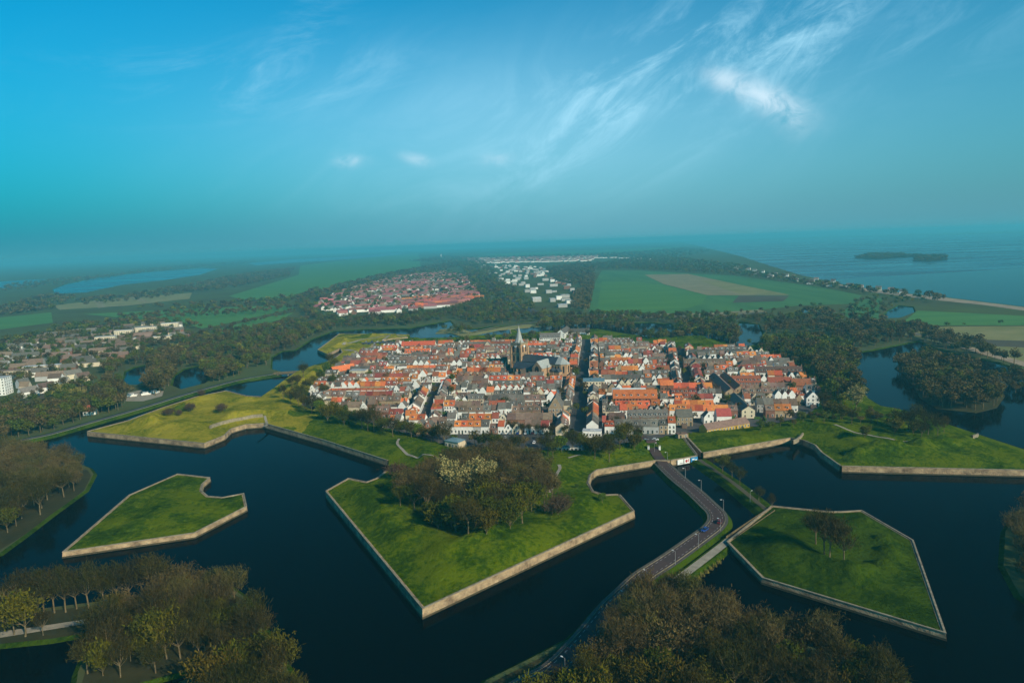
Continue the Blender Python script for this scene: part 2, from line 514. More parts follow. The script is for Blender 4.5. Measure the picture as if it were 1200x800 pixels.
def sheet(name, pts, z, m, kind='structure'):
    pts = ccw(pts); mb = MB()
    tri = tessellate_polygon([[Vector((*p, 0)) for p in pts]])
    mb.v = [(*p, z) for p in pts]
    for t in tri:
        a, b, c = (pts[i] for i in t)
        s = (b[0] - a[0]) * (c[1] - a[1]) - (b[1] - a[1]) * (c[0] - a[0])
        mb.f.append(tuple(t) if s > 0 else tuple(t)[::-1]); mb.m.append(0)
    return tag(mb.build(name, m), kind=kind)


sheet('moat_water', [(-900, 60), (1400, 60), (2600, 2400), (900, 1900), (-300, 1900), (-1400, 900)], 0, M['water'])
lk = holes[-1]
def lake_mat():
    m, nt, b = newmat('lake_water')
    b.inputs['Specular IOR Level'].default_value = .12; b.inputs['IOR'].default_value = 1.33
    L = nt.links.new
    geo = nt.nodes.new('ShaderNodeNewGeometry'); mp = nt.nodes.new('ShaderNodeMapping'); mp.inputs['Scale'].default_value = (.0011, .0045, 1); mp.inputs['Rotation'].default_value = (0, 0, R(12))
    no = nt.nodes.new('ShaderNodeTexNoise'); no.inputs['Scale'].default_value = 1; no.inputs['Detail'].default_value = 7; no.inputs['Roughness'].default_value = .6
    rp = nt.nodes.new('ShaderNodeValToRGB'); rp.color_ramp.elements[0].position = .35; rp.color_ramp.elements[0].color = (.012, .040, .055, 1); rp.color_ramp.elements[1].position = .68; rp.color_ramp.elements[1].color = (.055, .105, .125, 1)
    mr = nt.nodes.new('ShaderNodeMapRange'); mr.inputs['From Min'].default_value = .35; mr.inputs['From Max'].default_value = .65; mr.inputs['To Min'].default_value = .12; mr.inputs['To Max'].default_value = .4
    L(geo.outputs['Position'], mp.inputs['Vector']); L(mp.outputs[0], no.inputs['Vector']); L(no.outputs['Fac'], rp.inputs['Fac']); L(rp.outputs[0], b.inputs['Base Color']); L(no.outputs['Fac'], mr.inputs['Value']); L(mr.outputs[0], b.inputs['Roughness'])
    return m
M['lake'] = lake_mat()
sheet('lake_water', offset(lk, 3), -.05, M['lake'])
for i in (9, 10, 11): sheet('lake_water', offset(holes[i], 3), -.05, M['lake'])

# fields: real ground covers at their own places
def fsheet(px, m, dz, name='field'):
    sheet(name, PP(px, GZ), GZ + dz, M[m])


fsheet([(690, 366), (698, 330), (705, 317), (750, 317), (860, 323), (960, 336), (1005, 345), (965, 355), (890, 363), (800, 368), (715, 370)], 'field', .10)
fsheet([(700, 362), (705, 330), (745, 330), (775, 334), (829, 346), (822, 356), (790, 366), (720, 368)], 'field2', .25)
fsheet([(755, 322), (806, 321), (925, 346), (829, 346), (778, 333)], 'tan', .40)
fsheet([(820, 329), (845, 329.5), (925, 345.5), (868, 345)], 'olive', .55)
fsheet([(866, 346.5), (925, 347), (918, 353), (858, 355)], 'soil', .55)
fsheet([(705, 368), (830, 367), (890, 363), (900, 366), (830, 372), (705, 373)], 'tan', .45)
fsheet([(1075, 364), (1120, 366), (1215, 371), (1215, 381), (1085, 381), (1060, 376)], 'field2', .1)
fsheet([(1060, 383), (1215, 382), (1215, 432), (1160, 417), (1120, 406), (1060, 393)], 'olive', .1)
fsheet([(1115, 397), (1215, 400), (1215, 408), (1130, 404)], 'soil', .3)
fsheet([(1060, 390), (1090, 396), (1120, 406), (1160, 418), (1215, 434), (1215, 428), (1160, 413), (1110, 399), (1065, 388)], 'sand', .35, 'sand_track')
fsheet([(965, 330.5), (1010, 337), (1060, 344), (1110, 349), (1200, 360), (1215, 362), (1215, 366), (1150, 357), (1080, 350), (1020, 342)], 'sand', .1, 'beach')
fsheet([(870, 350), (960, 341), (1010, 346), (1000, 356), (930, 358)], 'field', .14)
fsheet([(0, 372), (60, 366), (62, 378), (0, 386)], 'field2', .1)
fsheet([(-60, 378), (0, 372), (0, 386), (-60, 394)], 'field2', .1)
fsheet([(98, 368), (200, 363), (335, 357), (346, 361), (270, 378), (236, 385), (215, 378), (140, 372)], 'field2', .1)
fsheet([(246, 388), (300, 374), (345, 366), (330, 374), (270, 392)], 'field2', .15)
fsheet([(268, 347), (350, 322), (352, 311), (420, 303), (490, 296), (493, 312), (440, 322), (400, 333), (350, 347), (290, 352)], 'field2', .1)
fsheet([(62, 358), (130, 350), (225, 343), (222, 350), (150, 358), (70, 363)], 'olive', .12)
fsheet([(110, 352), (118, 351), (124, 360), (115, 361)], 'tan', .25)
fsheet([(152, 348), (160, 347), (176, 354), (168, 355)], 'tan', .25)
fsheet([(500, 303), (540, 301), (690, 299), (690, 304), (560, 305)], 'field2', .1)
fsheet([(560, 298), (800, 289), (780, 296), (600, 301)], 'field', .1)
fsheet([(985, 366), (1010, 351), (1035, 349), (1030, 360), (1030, 374), (1000, 376)], 'field', .1)
fsheet([(147, 470), (150, 460), (165, 457), (192, 458), (190, 464), (168, 470)], 'gravel', .1, 'boatyard_ground')
fsheet([(26, 466), (70, 453), (95, 448), (100, 452), (72, 460), (30, 474)], 'soil', .1, 'yard_ground')
# wood floors
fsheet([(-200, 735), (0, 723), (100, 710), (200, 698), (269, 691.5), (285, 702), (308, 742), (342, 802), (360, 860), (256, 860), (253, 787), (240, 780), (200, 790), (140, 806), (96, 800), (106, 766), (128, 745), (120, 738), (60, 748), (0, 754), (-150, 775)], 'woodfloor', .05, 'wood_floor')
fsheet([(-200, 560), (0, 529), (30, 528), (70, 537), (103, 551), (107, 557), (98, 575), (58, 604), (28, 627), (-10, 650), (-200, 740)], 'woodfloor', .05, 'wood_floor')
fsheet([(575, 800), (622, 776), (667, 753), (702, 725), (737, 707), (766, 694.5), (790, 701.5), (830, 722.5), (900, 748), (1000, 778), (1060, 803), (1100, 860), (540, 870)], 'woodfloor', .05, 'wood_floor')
sheet('footpath', PP([(0, 740), (50, 733), (110, 724), (140, 719), (142, 722), (110, 729), (50, 739), (0, 747)], GZ), GZ + .1, M['gravel'])


def strip(line, w):
    """Left and right edges of a polyline of world points."""
    l, r = [], []
    for i in range(len(line)):
        a = Vector(line[max(i - 1, 0)]); c = Vector(line[min(i + 1, len(line) - 1)]); d = (c - a).normalized(); n = Vector((-d.y, d.x))
        b = Vector(line[i]); l.append(tuple(b + n * w / 2)); r.append(tuple(b - n * w / 2))
    return l, r


def ribbon(name, line, w, z, m, kind='structure', parent=None, zs=None):
    l, r = strip(line, w); mb = MB()
    for i in range(len(line) - 1):
        z0, z1 = (z, z) if zs is None else (zs[i], zs[i + 1])
        mb.poly([(*r[i], z0), (*r[i + 1], z1), (*l[i + 1], z1), (*l[i], z0)])
    o = mb.build(name, m, parent)
    if kind: tag(o, kind=kind)
    return o


def smooth_line(pts, k=6):
    """Catmull-Rom through world points."""
    out = []; n = len(pts); p = [np.array(q, float) for q in pts]
    for i in range(n - 1):
        a, b, c, d = p[max(i - 1, 0)], p[i], p[i + 1], p[min(i + 2, n - 1)]
        for t in np.arange(k) / k:
            out.append(tuple(.5 * ((2 * b) + (c - a) * t + (2 * a - 5 * b + 4 * c - d) * t * t + (3 * b - a - 3 * c + d) * t ** 3)))
    out.append(tuple(p[-1])); return out


def bank(name, line, w, h, slope, m, kind='structure'):
    """Embankment: flat top of width w at height h, sloping sides into the water."""
    l, r = strip(line, w); l2, r2 = strip(line, w + 2 * slope); mb = MB()
    for i in range(len(line) - 1):
        j = i + 1
        mb.poly([(*r[i], h), (*r[j], h), (*l[j], h), (*l[i], h)])
        mb.poly([(*r2[i], -.5), (*r2[j], -.5), (*r[j], h), (*r[i], h)])
        mb.poly([(*l[i], h), (*l[j], h), (*l2[j], -.5), (*l2[i], -.5)])
    for i in (0, len(line) - 1):
        mb.poly([(*r2[i], -.5), (*r[i], h), (*l[i], h), (*l2[i], -.5)])
    return tag(mb.build(name, m), kind=kind)


# ------------------------------------------------------------------ fortress outline
WH = 3.6
T = WH
fort_px = [(104, 511), (240, 525), (262, 516), (270, 508), (288, 502.5), (311, 501), (380, 521), (456, 546), (455, 558), (443, 568), (430, 573), (409, 568.5), (384, 583),
           (497, 722), (741, 607), (725, 588), (708, 588.5), (694, 584), (688, 573), (691, 563), (698, 557.5), (767, 546), (785, 546),
           (816, 540.5), (797, 515), (802, 514), (823, 537), (926, 519), (942, 522), (956, 528), (964, 537), (986, 553), (1279, 560),
           (1118, 499, T), (1085, 487, T), (1050, 478, T), (1032, 475, T), (1017, 466, T), (1004, 452), (1003, 435), (1004, 421), (985, 404), (940, 400),
           (905, 404), (890, 409), (864, 410), (840, 400), (800, 398), (765, 399), (735, 394), (700, 388), (655, 391), (612, 394), (603, 388.5), (598, 389), (600, 396),
           (555, 398.5), (530, 400), (500, 401), (481, 398), (479.5, 392, T), (398, 391, T), (373, 413), (384, 418), (399, 411),
           (402, 416), (390, 425), (366, 432), (348, 439), (336, 447), (322, 458), (305, 465, T), (288, 464, T), (265, 458, T), (230, 465, T), (190, 478, T),
           (150, 493, T)]
fort = PP(fort_px)
FORT_IDX = {i: p for i, p in enumerate(fort)}
town_px = [(352, 474), (368, 452), (398, 426), (420, 414), (470, 406), (530, 405), (620, 403), (690, 397), (760, 405), (800, 408), (880, 412), (905, 420), (940, 432),
           (962, 455), (957, 478), (930, 492), (880, 500), (835, 503), (800, 508), (775, 512), (752, 519), (700, 527), (640, 527), (560, 523), (535, 524), (470, 506), (400, 486)]
town = ccw(PP(town_px, 3.0))
fort_c = ccw(fort)

MOUNDS = []   # (x, y, r, h, stretch angle, stretch)
for px, py, r, h in ((425, 580, 12, 2.2), (436, 592, 10, 2.2), (448, 603, 11, 2.4), (460, 615, 10, 2), (474, 632, 12, 1.8), (600, 640, 30, 2.2), (680, 590, 16, 2),
                     (690, 612, 12, 1.6), (1005, 532, 7, 3), (1030, 527, 7, 3), (1050, 526, 7, 3), (1080, 524, 9, 3.5), (1105, 522, 9, 3.5), (1130, 520, 9, 2.5), (1090, 498, 14, 2),
                     (180, 497, 8, 2), (200, 500, 9, 1.6), (222, 498, 9, 1.5), (170, 492, 8, 2), (848, 517, 7, 2), (870, 514, 7, 2), (895, 511, 7, 2), (915, 508, 7, 2)):
    MOUNDS.append((*P(px, py, 5), r * .8, h * 1.7))


def fort_h(V):
    d = dist(V, fort_c)
    t = np.where(inside(V, town), 0, dist(V, town))
    z = WH - .15 + (2.2 * sstep(d, 4, 15) + (3.0 * sstep(d, 17, 21) - 2.4 * sstep(d, 25, 30)) * sstep(noise2(V, 45, 8), .32, .5) * sstep(d, 15, 17)) * sstep(t, 0, 14)
    z -= .55 * sstep(10 - t, 0, 10) * sstep(d, 2, 8)
    z += (noise2(V, 9, 1) - .5) * 1.0 * sstep(d, 2, 10) * sstep(t, 0, 10) + (noise2(V, 28, 2) - .5) * 1.8 * sstep(d, 6, 20) * sstep(t, 0, 12)
    for x, y, r, h in MOUNDS:
        q = np.hypot(V[:, 0] - x, V[:, 1] - y) / r
        z += h * np.exp(-q * q * 1.4) * sstep(d, 1, 5)
    z = np.where(t <= 0, 3.0, z)
    return z


def fort_mask(C):
    t = np.where(inside(C, town), 0, dist(C, town))
    x = C[:, 0]
    dry = (x < -150) & (noise2(C, 22, 5) > .25)
    return np.where(t <= 0, 1, np.where(dry, 2, 0)).astype(int)


terrain('fortress_ground', fort, fort_h, 3.5, None, mask=fort_mask, mats=[M['grass'], M['paving'], M['grass_dry']])


def zf(x, y):
    return float(fort_h(np.array([[x, y]]))[0])


F = fort
ordr = 1 if area(fort) > 0 else -1
def fw(label, a, b):
    seg = [F[i % len(F)] for i in range(a, b + 1)]
    rampart(label, seg if ordr > 0 else seg[::-1], WH, False)


fw('weathered brick wall of the long-grassed corner bastion left of the town', 0, 3)
fw('curved brick wall and straight curtain wall left of the wooded bastion', 3, 7)
fw('short flank wall where the wooded bastion joins the curtain', 8, 12)
fw('long pale brick wall round the point of the wooded bastion', 12, 15)
fw('curved brick flank wall and curtain wall left of the causeway road', 15, 22)
fw('brick quay wall carrying the coloured banners beside the gate', 22, 23)
fw('pale wall lining the left side of the lock channel', 23, 24)
fw('pale wall lining the right side of the lock channel', 25, 26)
fw('long pale curtain wall below the yellow shed', 26, 27)
fw('dark recessed flank wall beside the right-hand bastion', 27, 31)
fw('straight brick front wall of the right-hand bastion', 31, 32)
fw('brick wall round the far bastion with the car park', 60, 66)
fw('brick gable wall of the far bastion behind the church', 52, 56)
fw('upper brick wall of the corner bastion facing the dike', 71, 77)

# ravelins (wall-ringed grass islands)
def ravelin(px, wh, hf, label, m, mnds, name):
    o = ccw(PP(px)); ms = [(*P(x, y, wh + 1), r, h) for x, y, r, h in mnds]
    def hfun(V):
        d = dist(V, o)
        z = wh - .1 + hf(V, d) + (noise2(V, 7, 3) - .5) * .7 * sstep(d, 2, 8) + (noise2(V, 22, 4) - .5) * 1.4 * sstep(d, 4, 14)
        for x, y, r, h in ms:
            q = np.hypot(V[:, 0] - x, V[:, 1] - y) / r
            z += h * np.exp(-q * q * 1.5) * sstep(d, 1, 5)
        return z
    terrain(name, o, hfun, 2.6, m)
    rampart(label, o, wh, True)
    return lambda x, y: float(hfun(np.array([[x, y]]))[0])


rav_l = ravelin([(78, 652), (227.5, 630), (287.5, 599), (284, 579, 2.6), (260, 583.5, 2.6), (242, 582, 2.6), (234, 575, 2.6), (236, 567, 2.6), (244, 560, 2.6), (208, 556, 2.6), (153, 580, 2.6)], 2.6,
                lambda V, d: 1.0 * sstep(d, 3, 9) - 1.3 * sstep(d, 10, 12) + 1.5 * sstep(d, 12.5, 15) + 1.4 * sstep(d, 17, 30),
                'brick wall round the treeless grass island', M['grass'], [(125, 618, 4, -1.2)], 'ravelin_ground')
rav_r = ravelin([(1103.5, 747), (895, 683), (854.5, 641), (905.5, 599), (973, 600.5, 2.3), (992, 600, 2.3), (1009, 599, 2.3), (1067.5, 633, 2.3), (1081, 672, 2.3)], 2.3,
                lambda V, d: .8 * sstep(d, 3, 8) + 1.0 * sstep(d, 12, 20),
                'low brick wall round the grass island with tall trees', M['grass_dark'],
                [(925, 652, 15, 4.5), (912, 640, 9, 2), (985, 672, 5, 3.4), (1000, 676, 4.5, 3.8), (1018, 672, 4.5, 3.8), (1035, 662, 4.5, 4), (1042, 648, 4.5, 4), (1034, 634, 4, 3.8), (1015, 612, 6, 3),
                 (1012, 652, 9, -2), (965, 664, 5, 2.4)], 'ravelin_ground')

# wooded island out in the moat on the right, back bastion outwork, lake islets
def low_island(px, name, m):
    o = ccw(PP(px))
    terrain(name, o, lambda V: .4 + 1.2 * sstep(dist(V, o), 0, 8), 9, m)
    return o


isl_px = [(1048, 432), (1060, 440), (1072, 455), (1078, 467), (1097, 479), (1143, 484), (1168, 478), (1178, 464), (1160, 444), (1128, 430), (1090, 420), (1060, 422)]
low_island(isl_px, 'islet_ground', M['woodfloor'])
low_island([(510, 391), (516, 386), (540, 385), (552, 389), (575, 384), (620, 380), (640, 382), (585, 387), (556, 393), (552, 397), (540, 394), (526, 391)], 'islet_ground', M['olive'])
lake_islets = [[(1001, 302.5), (1030, 304), (1062, 301), (1058, 298), (1020, 298)], [(1069, 305.5), (1090, 306.5), (1111, 304), (1107, 300), (1078, 301)], [(1050, 301), (1080, 301.5), (1080, 300), (1050, 299)]]
for q in lake_islets:
    o_ = ccw(PP(q)); sheet('islet_ground', o_, 1.2, M['woodfloor'])

# ------------------------------------------------------------------ causeway road, paths
road_px = [(752, 512), (760, 524), (768, 534), (791, 557), (813, 575), (829, 590), (839, 600), (841, 609), (836, 617), (826, 625), (787, 653), (755, 674), (733, 694), (713, 714), (682, 752), (650, 784), (617, 802), (560, 840)]
RZ = 2.4
road = smooth_line(PP(road_px, RZ))
k0 = next(i for i, p in enumerate(road) if math.dist(p, P(768, 534, RZ)) < 4)
cause = road[max(0, k0 - 2):]
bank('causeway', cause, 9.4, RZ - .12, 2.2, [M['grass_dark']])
ribbon('pavement', cause, 9.2, RZ - .10, M['pave'])
def zroad(p):
    return max(RZ, zf(*p) + .25) if inside([p], fort_c)[0] else RZ
ZS = [zroad(p) for p in road]
ribbon('road', road, 6.0, RZ, M['road'], zs=ZS)
def dashes(line, off, on, gap, w, zs=0.012):
    mb = MB(); acc = 0; l, r = strip(line, abs(off) * 2 + 1e-6); e = l if off > 0 else r
    for i in range(len(e) - 1):
        a, b = Vector(e[i]), Vector(e[i + 1]); ln = (b - a).length
        if ln < 1e-6: continue
        d = (b - a) / ln; n = Vector((-d.y, d.x)) * w / 2; t = 0
        while t < ln:
            ph = acc % (on + gap); s = min(ln - t, (on if ph < on else on + gap) - ph)
            if ph < on and s > .05:
                p, q = a + d * t, a + d * (t + s)
                mb.poly([(*(p - n), RZ + zs), (*(q - n), RZ + zs), (*(q + n), RZ + zs), (*(p + n), RZ + zs)])
            t += max(s, .02); acc += max(s, .02)
    return tag(mb.build('road_marking', M['marking']), kind='structure')
dashes(cause, 2.1, 1.6, 1.6, .16)
dashes(cause, -2.1, 1.6, 1.6, .16)
# kerbs: real steps on both sides
for s in (3.15, -3.15):
    l, r = strip(cause, 6.3); e = l if s > 0 else r; mb = MB()
    l1, r1 = strip(cause, 6.55); e2 = l1 if s > 0 else r1
    for i in range(len(e) - 1):
        q = [(*e[i], RZ + .13), (*e[i + 1], RZ + .13), (*e2[i + 1], RZ + .13), (*e2[i], RZ + .13)]
        mb.poly(q); mb.poly([(*e[i], RZ - .1), (*e[i + 1], RZ - .1), (*e[i + 1], RZ + .13), (*e[i], RZ + .13)])
        mb.poly([(*e2[i], RZ + .13), (*e2[i + 1], RZ + .13), (*e2[i + 1], RZ - .1), (*e2[i], RZ - .1)])
    tag(mb.build('kerb', M['stone']), kind='structure')

emb = smooth_line(PP([(819, 538), (838, 551), (860, 566), (880, 582), (897, 596), (908, 603)], 1.6))
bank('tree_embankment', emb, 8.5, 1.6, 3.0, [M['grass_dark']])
ribbon('footpath', emb, 2.6, 1.62, M['soil'])
pth = smooth_line(PP([(856, 631), (846, 639), (820, 659), (790, 681), (765, 697), (740, 712)], 1.6))
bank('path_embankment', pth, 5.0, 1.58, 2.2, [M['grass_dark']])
ribbon('footpath', pth, 3.6, 1.606, M['gravel'])
# dike on the left carrying the road to the town, with its bridge
dike = smooth_line(PP([(-40, 537), (20, 517), (60, 508), (110, 493.5), (160, 479.5), (220, 461), (280, 445), (322, 438)], 2.0))
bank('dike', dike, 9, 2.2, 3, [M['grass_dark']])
ribbon('dike_road', dike, 5, 2.22, M['asphalt'])
l_d, r_d = strip(dike, 7.4)
ribbon('footpath', r_d, 1.5, 2.215, M['gravel'])

def bridge(name, label, a, b, w, z, m):
    a, b = Vector(a), Vector(b); L_ = (b - a).length; an = math.atan2(b.y - a.y, b.x - a.x)
    t = thing(name, label, 'bridge', (*((a + b) / 2), 0), an)
    d = MB(); d.box((0, 0, z), (L_, w, .6)); d.build('deck', m, t)
    for s in (-1, 1):
        q = MB(); q.box((0, s * (w / 2 - .15), z + .85), (L_, .18, 1.0)); q.build('railing', M['bark'], t)
    n = max(2, int(L_ / 9))
    for i in range(n):
        q = MB(); q.box((-L_ / 2 + (i + .5) * L_ / n, 0, z / 2 - .65), (1.0, w - .6, z + .9)); q.build('pier', M['stone'], t)
bridge('road_bridge', 'low road bridge linking the dike to the town rampart', P(320, 438.3, 2), P(356, 436, 2), 8, 2.0, M['asphalt'])
bridge('footbridge', 'narrow footbridge between the grass island and the causeway path', P(904, 598.5, 1.6), P(855, 632, 1.6), 3.6, 1.30, M['pave'])

# paths on the bastions
def path_on(pts, w, m, zfun, name='footpath', dz=.2):
    line = smooth_line(PP(pts, 5.5), 8)
    l, r = strip(line, w); mb = MB()
    for i in range(len(line) - 1):
        mb.poly([(*r[i], zfun(*r[i]) + dz), (*r[i + 1], zfun(*r[i + 1]) + dz), (*l[i + 1], zfun(*l[i + 1]) + dz), (*l[i], zfun(*l[i]) + dz)])
    tag(mb.build(name, m), kind='structure')
path_on([(645, 577), (650, 562), (656, 550), (655, 545)], 1.8, M['gravel'], zf)
path_on([(978, 500), (1000, 508), (1030, 514), (1060, 518), (1080, 518)], 2.2, M['gravel'], zf)
path_on([(468, 516), (466, 522), (475, 530), (490, 537), (510, 540), (535, 537)], 1.6, M['gravel'], zf)
path_on([(310, 487), (312, 495), (300, 500)], 1.8, M['gravel'], zf)
path_on([(666, 538), (680, 535)], 1.5, M['gravel'], zf)

# ------------------------------------------------------------------ trees
def grow(seed, H, spread, fork, nl, kind, ntw, tw=.12):
    """One tree: (wood mesh builder, crown vertex array, crown quad array)."""
    rn = random.Random(seed); g = np.random.default_rng(seed)
    wood = MB(); tips = []
    lean = Vector((rn.uniform(-.04, .04), rn.uniform(-.04, .04), 0)); r0 = H * .021
    top = Vector((0, 0, 0)) + lean * H * fork + Vector((0, 0, H * fork))
    wood.tube([(0, 0, -.6), (0, 0, 0.3), tuple(top * .5 + Vector((rn.uniform(-.1, .1), rn.uniform(-.1, .1), 0))), tuple(top)], [r0 * 1.35, r0, r0 * .8, r0 * .68], 7)
    for i in range(nl):
        a = 2 * math.pi * i / nl + rn.uniform(-.5, .5)
        lead = i == 0
        st = top * rn.uniform(.78, 1.0) if not lead else top
        rr = spread * rn.uniform(.45, .95) * (0.12 if lead else 1)
        hz = H * rn.uniform(.62, .9) if not lead else H * .93
        en = Vector((math.cos(a) * rr, math.sin(a) * rr, max(hz, st.z + 1)))
        md = st.lerp(en, .5) + Vector((math.cos(a), math.sin(a), -.3)) * spread * .14
        pts = [st, st.lerp(md, .5) + Vector((rn.uniform(-.2, .2), rn.uniform(-.2, .2), 0)), md, md.lerp(en, .55), en]
        q = r0 * rn.uniform(.36, .5)
        wood.tube([tuple(p) for p in pts], [q, q * .8, q * .6, q * .4, q * .12], 5)
        tips.append((en, (en - md).normalized()))
        for k in range(5):
            t = rn.uniform(.35, .95); b = pts[2].lerp(en, (t - .5) * 2) if t > .5 else st.lerp(pts[2], t * 2)
            ang = rn.uniform(0, 6.283); d = Vector((math.cos(ang), math.sin(ang), rn.uniform(.1, .9))) + (en - md).normalized() * .6
            d.normalize(); ln = spread * rn.uniform(.25, .5)
            e = b + d * ln + Vector((0, 0, .2 * ln))
            wood.tube([tuple(b), tuple(b.lerp(e, .5) + Vector((0, 0, -.08 * ln))), tuple(e)], [q * .34, q * .22, q * .06], 4)
            tips.append((e, d))
    # crown: tufts of twigs / leaves round the branch ends, uneven in density
    T_ = np.array([tuple(t[0]) for t in tips]); D = np.array([tuple(t[1]) for t in tips])
    w = g.uniform(.3, 1.7, len(T_)); w /= w.sum()
    idx = g.choice(len(T_), ntw, p=w)
    sig = spread * (.20 if kind != 'shrub' else .26)
    o = T_[idx] + g.normal(0, sig, (ntw, 3)) * [1, 1, .8] - D[idx] * g.uniform(0, spread * .25, (ntw, 1))
    o[:, 2] = np.maximum(o[:, 2], H * .12 if fork > .2 else .3)
    d = D[idx] * .8 + g.normal(0, .6, (ntw, 3)) + [0, 0, .35]; d /= np.linalg.norm(d, axis=1)[:, None]
    s = np.cross(d, g.normal(0, 1, (ntw, 3))); s /= np.linalg.norm(s, axis=1)[:, None] + 1e-9
    if kind in ('bare', 'shrub'):
        ln = g.uniform(.7, 1.7, (ntw, 1)); wd = g.uniform(.6, 1.2, (ntw, 1)) * tw
    elif kind in ('olive', 'low'):
        ln = g.uniform(.4, 1.2, (ntw, 1)); wd = g.uniform(.7, 1.5, (ntw, 1)) * tw * 1.7
    else:
        ln = g.uniform(.35, .8, (ntw, 1)); wd = g.uniform(.7, 1.3, (ntw, 1)) * tw * 2.3
    v = np.stack([o - s * wd, o + s * wd, o + d * ln + s * wd * .5, o + d * ln - s * wd * .5], 1).reshape(-1, 3)
    f = np.arange(ntw * 4).reshape(-1, 4)
    return wood, v, f


PROTO = {}
def protos(kind, n, H, spread, fork, nl, ntw, m, tw=.12, seed=0):
    L_ = []
    for i in range(n):
        k = 'shrub' if kind == 'shrub' else kind
        w, v, f = grow(seed + i * 13 + 1, H * (1 + .08 * math.sin(i * 2.1)), spread * (1 + .12 * math.cos(i * 1.7)), fork, nl + i % 3, k, ntw, tw)
        L_.append((w.mesh('trunk', M['bark'], True), np_mesh('crown', v, f, [m]), w, v, f))
    PROTO[kind] = L_


protos('bare', 6, 15, 5.2, .38, 8, 1500, M['crown_bare'], .080, 100)
protos('olive', 4, 14, 5.6, .30, 9, 1500, M['crown_olive'], .092, 200)
protos('green', 3, 10, 3.8, .22, 8, 2000, M['crown_green'], .11, 300)
protos('pale', 2, 17, 5.4, .25, 9, 2400, M['crown_pale'], .11, 400)
protos('low', 4, 10.5, 4.6, .13, 9, 1700, M['crown_olive'], .095, 250)
protos('shrub', 3, 5, 3.6, .10, 9, 1300, M['crown_shrub'], .08, 500)

ORD = ['', 'first', 'second', 'third', 'fourth', 'fifth', 'sixth', 'seventh', 'eighth', 'ninth', 'tenth', 'eleventh', 'twelfth', 'thirteenth', 'fourteenth', 'fifteenth',
       'sixteenth', 'seventeenth', 'eighteenth', 'nineteenth', 'twentieth']
def ordw(n):
    if n <= 20: return ORD[n]
    t = {2: 'twenty', 3: 'thirty', 4: 'forty', 5: 'fifty', 6: 'sixty', 7: 'seventy', 8: 'eighty'}[n // 10]
    return t[:-1] + 'ieth' if n % 10 == 0 else t + '-' + ORD[n % 10]


LOOK = {'bare': 'bare brown', 'low': 'low-crowned olive', 'olive': 'olive budding', 'green': 'fresh green', 'pale': 'pale cream-budded', 'shrub': 'reddish-brown bushy'}
TREE_XY = []
def add_tree(kind, x, y, z, s, label, group, cat='tree'):
    P_ = PROTO[kind]; k = random.randrange(len(P_))
    t = thing('bush' if kind == 'shrub' else 'tree', label, 'bush' if kind == 'shrub' else cat, (x, y, z), random.uniform(0, 6.28), group)
    t.scale = (s * random.uniform(.9, 1.15), s * random.uniform(.9, 1.15), s)
    a = link('trunk', P_[k][0], t); b = link('crown', P_[k][1], t)
    TREE_XY.append((x, y)); return t


def scatter(px, spacing, z=0.0, n=None, world=None):
    poly = world if world else PP(px, z); A = np.array(poly); lo, hi = A.min(0), A.max(0); out = []
    ar = abs(area(poly)); want = int(ar / spacing ** 2 * 1.35) if n is None else n * 3
    C = RNG.uniform(lo, hi, (int(want * 8 * max(1, (hi - lo).prod() / max(ar, 1) / 4)) + 60, 2))
    C = C[inside(C, poly)]
    cell = {}
    for c in C:
        k = (int(c[0] // spacing), int(c[1] // spacing)); ok = True
        for i in (-1, 0, 1):
            for j in (-1, 0, 1):
                for q in cell.get((k[0] + i, k[1] + j), ()):
                    if (q[0] - c[0]) ** 2 + (q[1] - c[1]) ** 2 < (spacing * .82) ** 2: ok = False
        if ok:
            cell.setdefault(k, []).append(c); out.append((float(c[0]), float(c[1])))
            if n is not None and len(out) >= n: break
    return out


def cluster(where, group, pts, zfun, pick, size):
    """Trees as individuals; each label gives look, place, rank counted from the front and place in the rank."""
    pts = sorted(pts, key=lambda p: p[1]); per = 9 if len(pts) > 14 else 40
    ranks = [pts[i:i + per] for i in range(0, len(pts), per)]
    for ri, rk in enumerate(ranks):
        rk.sort(key=lambda p: p[0] / p[1])
        for i, p in enumerate(rk):
            kd = pick()
            what = LOOK[kd] + (' bush' if kd == 'shrub' else ' tree')
            lab = '%s %s, %s from left' % (what, where, ordw(i + 1))
            if len(ranks) > 1: lab += ', rank %d' % (ri + 1)
            add_tree(kd, p[0], p[1], zfun(*p), size() , lab, group)


def mix(**k):
    n, w = list(k), list(k.values())
    return lambda: random.choices(n, w)[0]


U = random.uniform
gz = lambda x, y: GZ
# the row of tall trees on the strip in front of the treeless island, and the corner wood behind it
cluster('in the waterside row facing the treeless island', 'trees in the waterside row', [P(x, y, GZ) for x, y in ((10, 728), (30, 724), (52, 721), (64, 718), (77, 717), (90, 713), (104, 712), (122, 708), (138, 708), (152, 706), (168, 702), (182, 701), (200, 703))],
        gz, mix(bare=1), lambda: U(.95, 1.12))
w1 = scatter([(140, 725), (200, 706), (268, 698), (300, 745), (330, 800), (350, 850), (250, 850), (252, 786), (240, 778), (150, 800), (100, 800), (105, 770), (128, 742)], 5.5, GZ)
w1 += scatter([(-60, 745), (0, 750), (55, 745), (60, 742), (40, 735), (0, 733), (-60, 740)], 6, GZ)
OVER = []
def cap(pts, n):
    pts = sorted(pts, key=lambda p: p[1]); OVER.extend(pts[n:]); return pts[:n]
cluster('in the corner wood below the treeless island', 'trees of the corner wood', cap(w1, 62), gz, mix(bare=.52, olive=.36, low=.12), lambda: U(.62, 1.12))
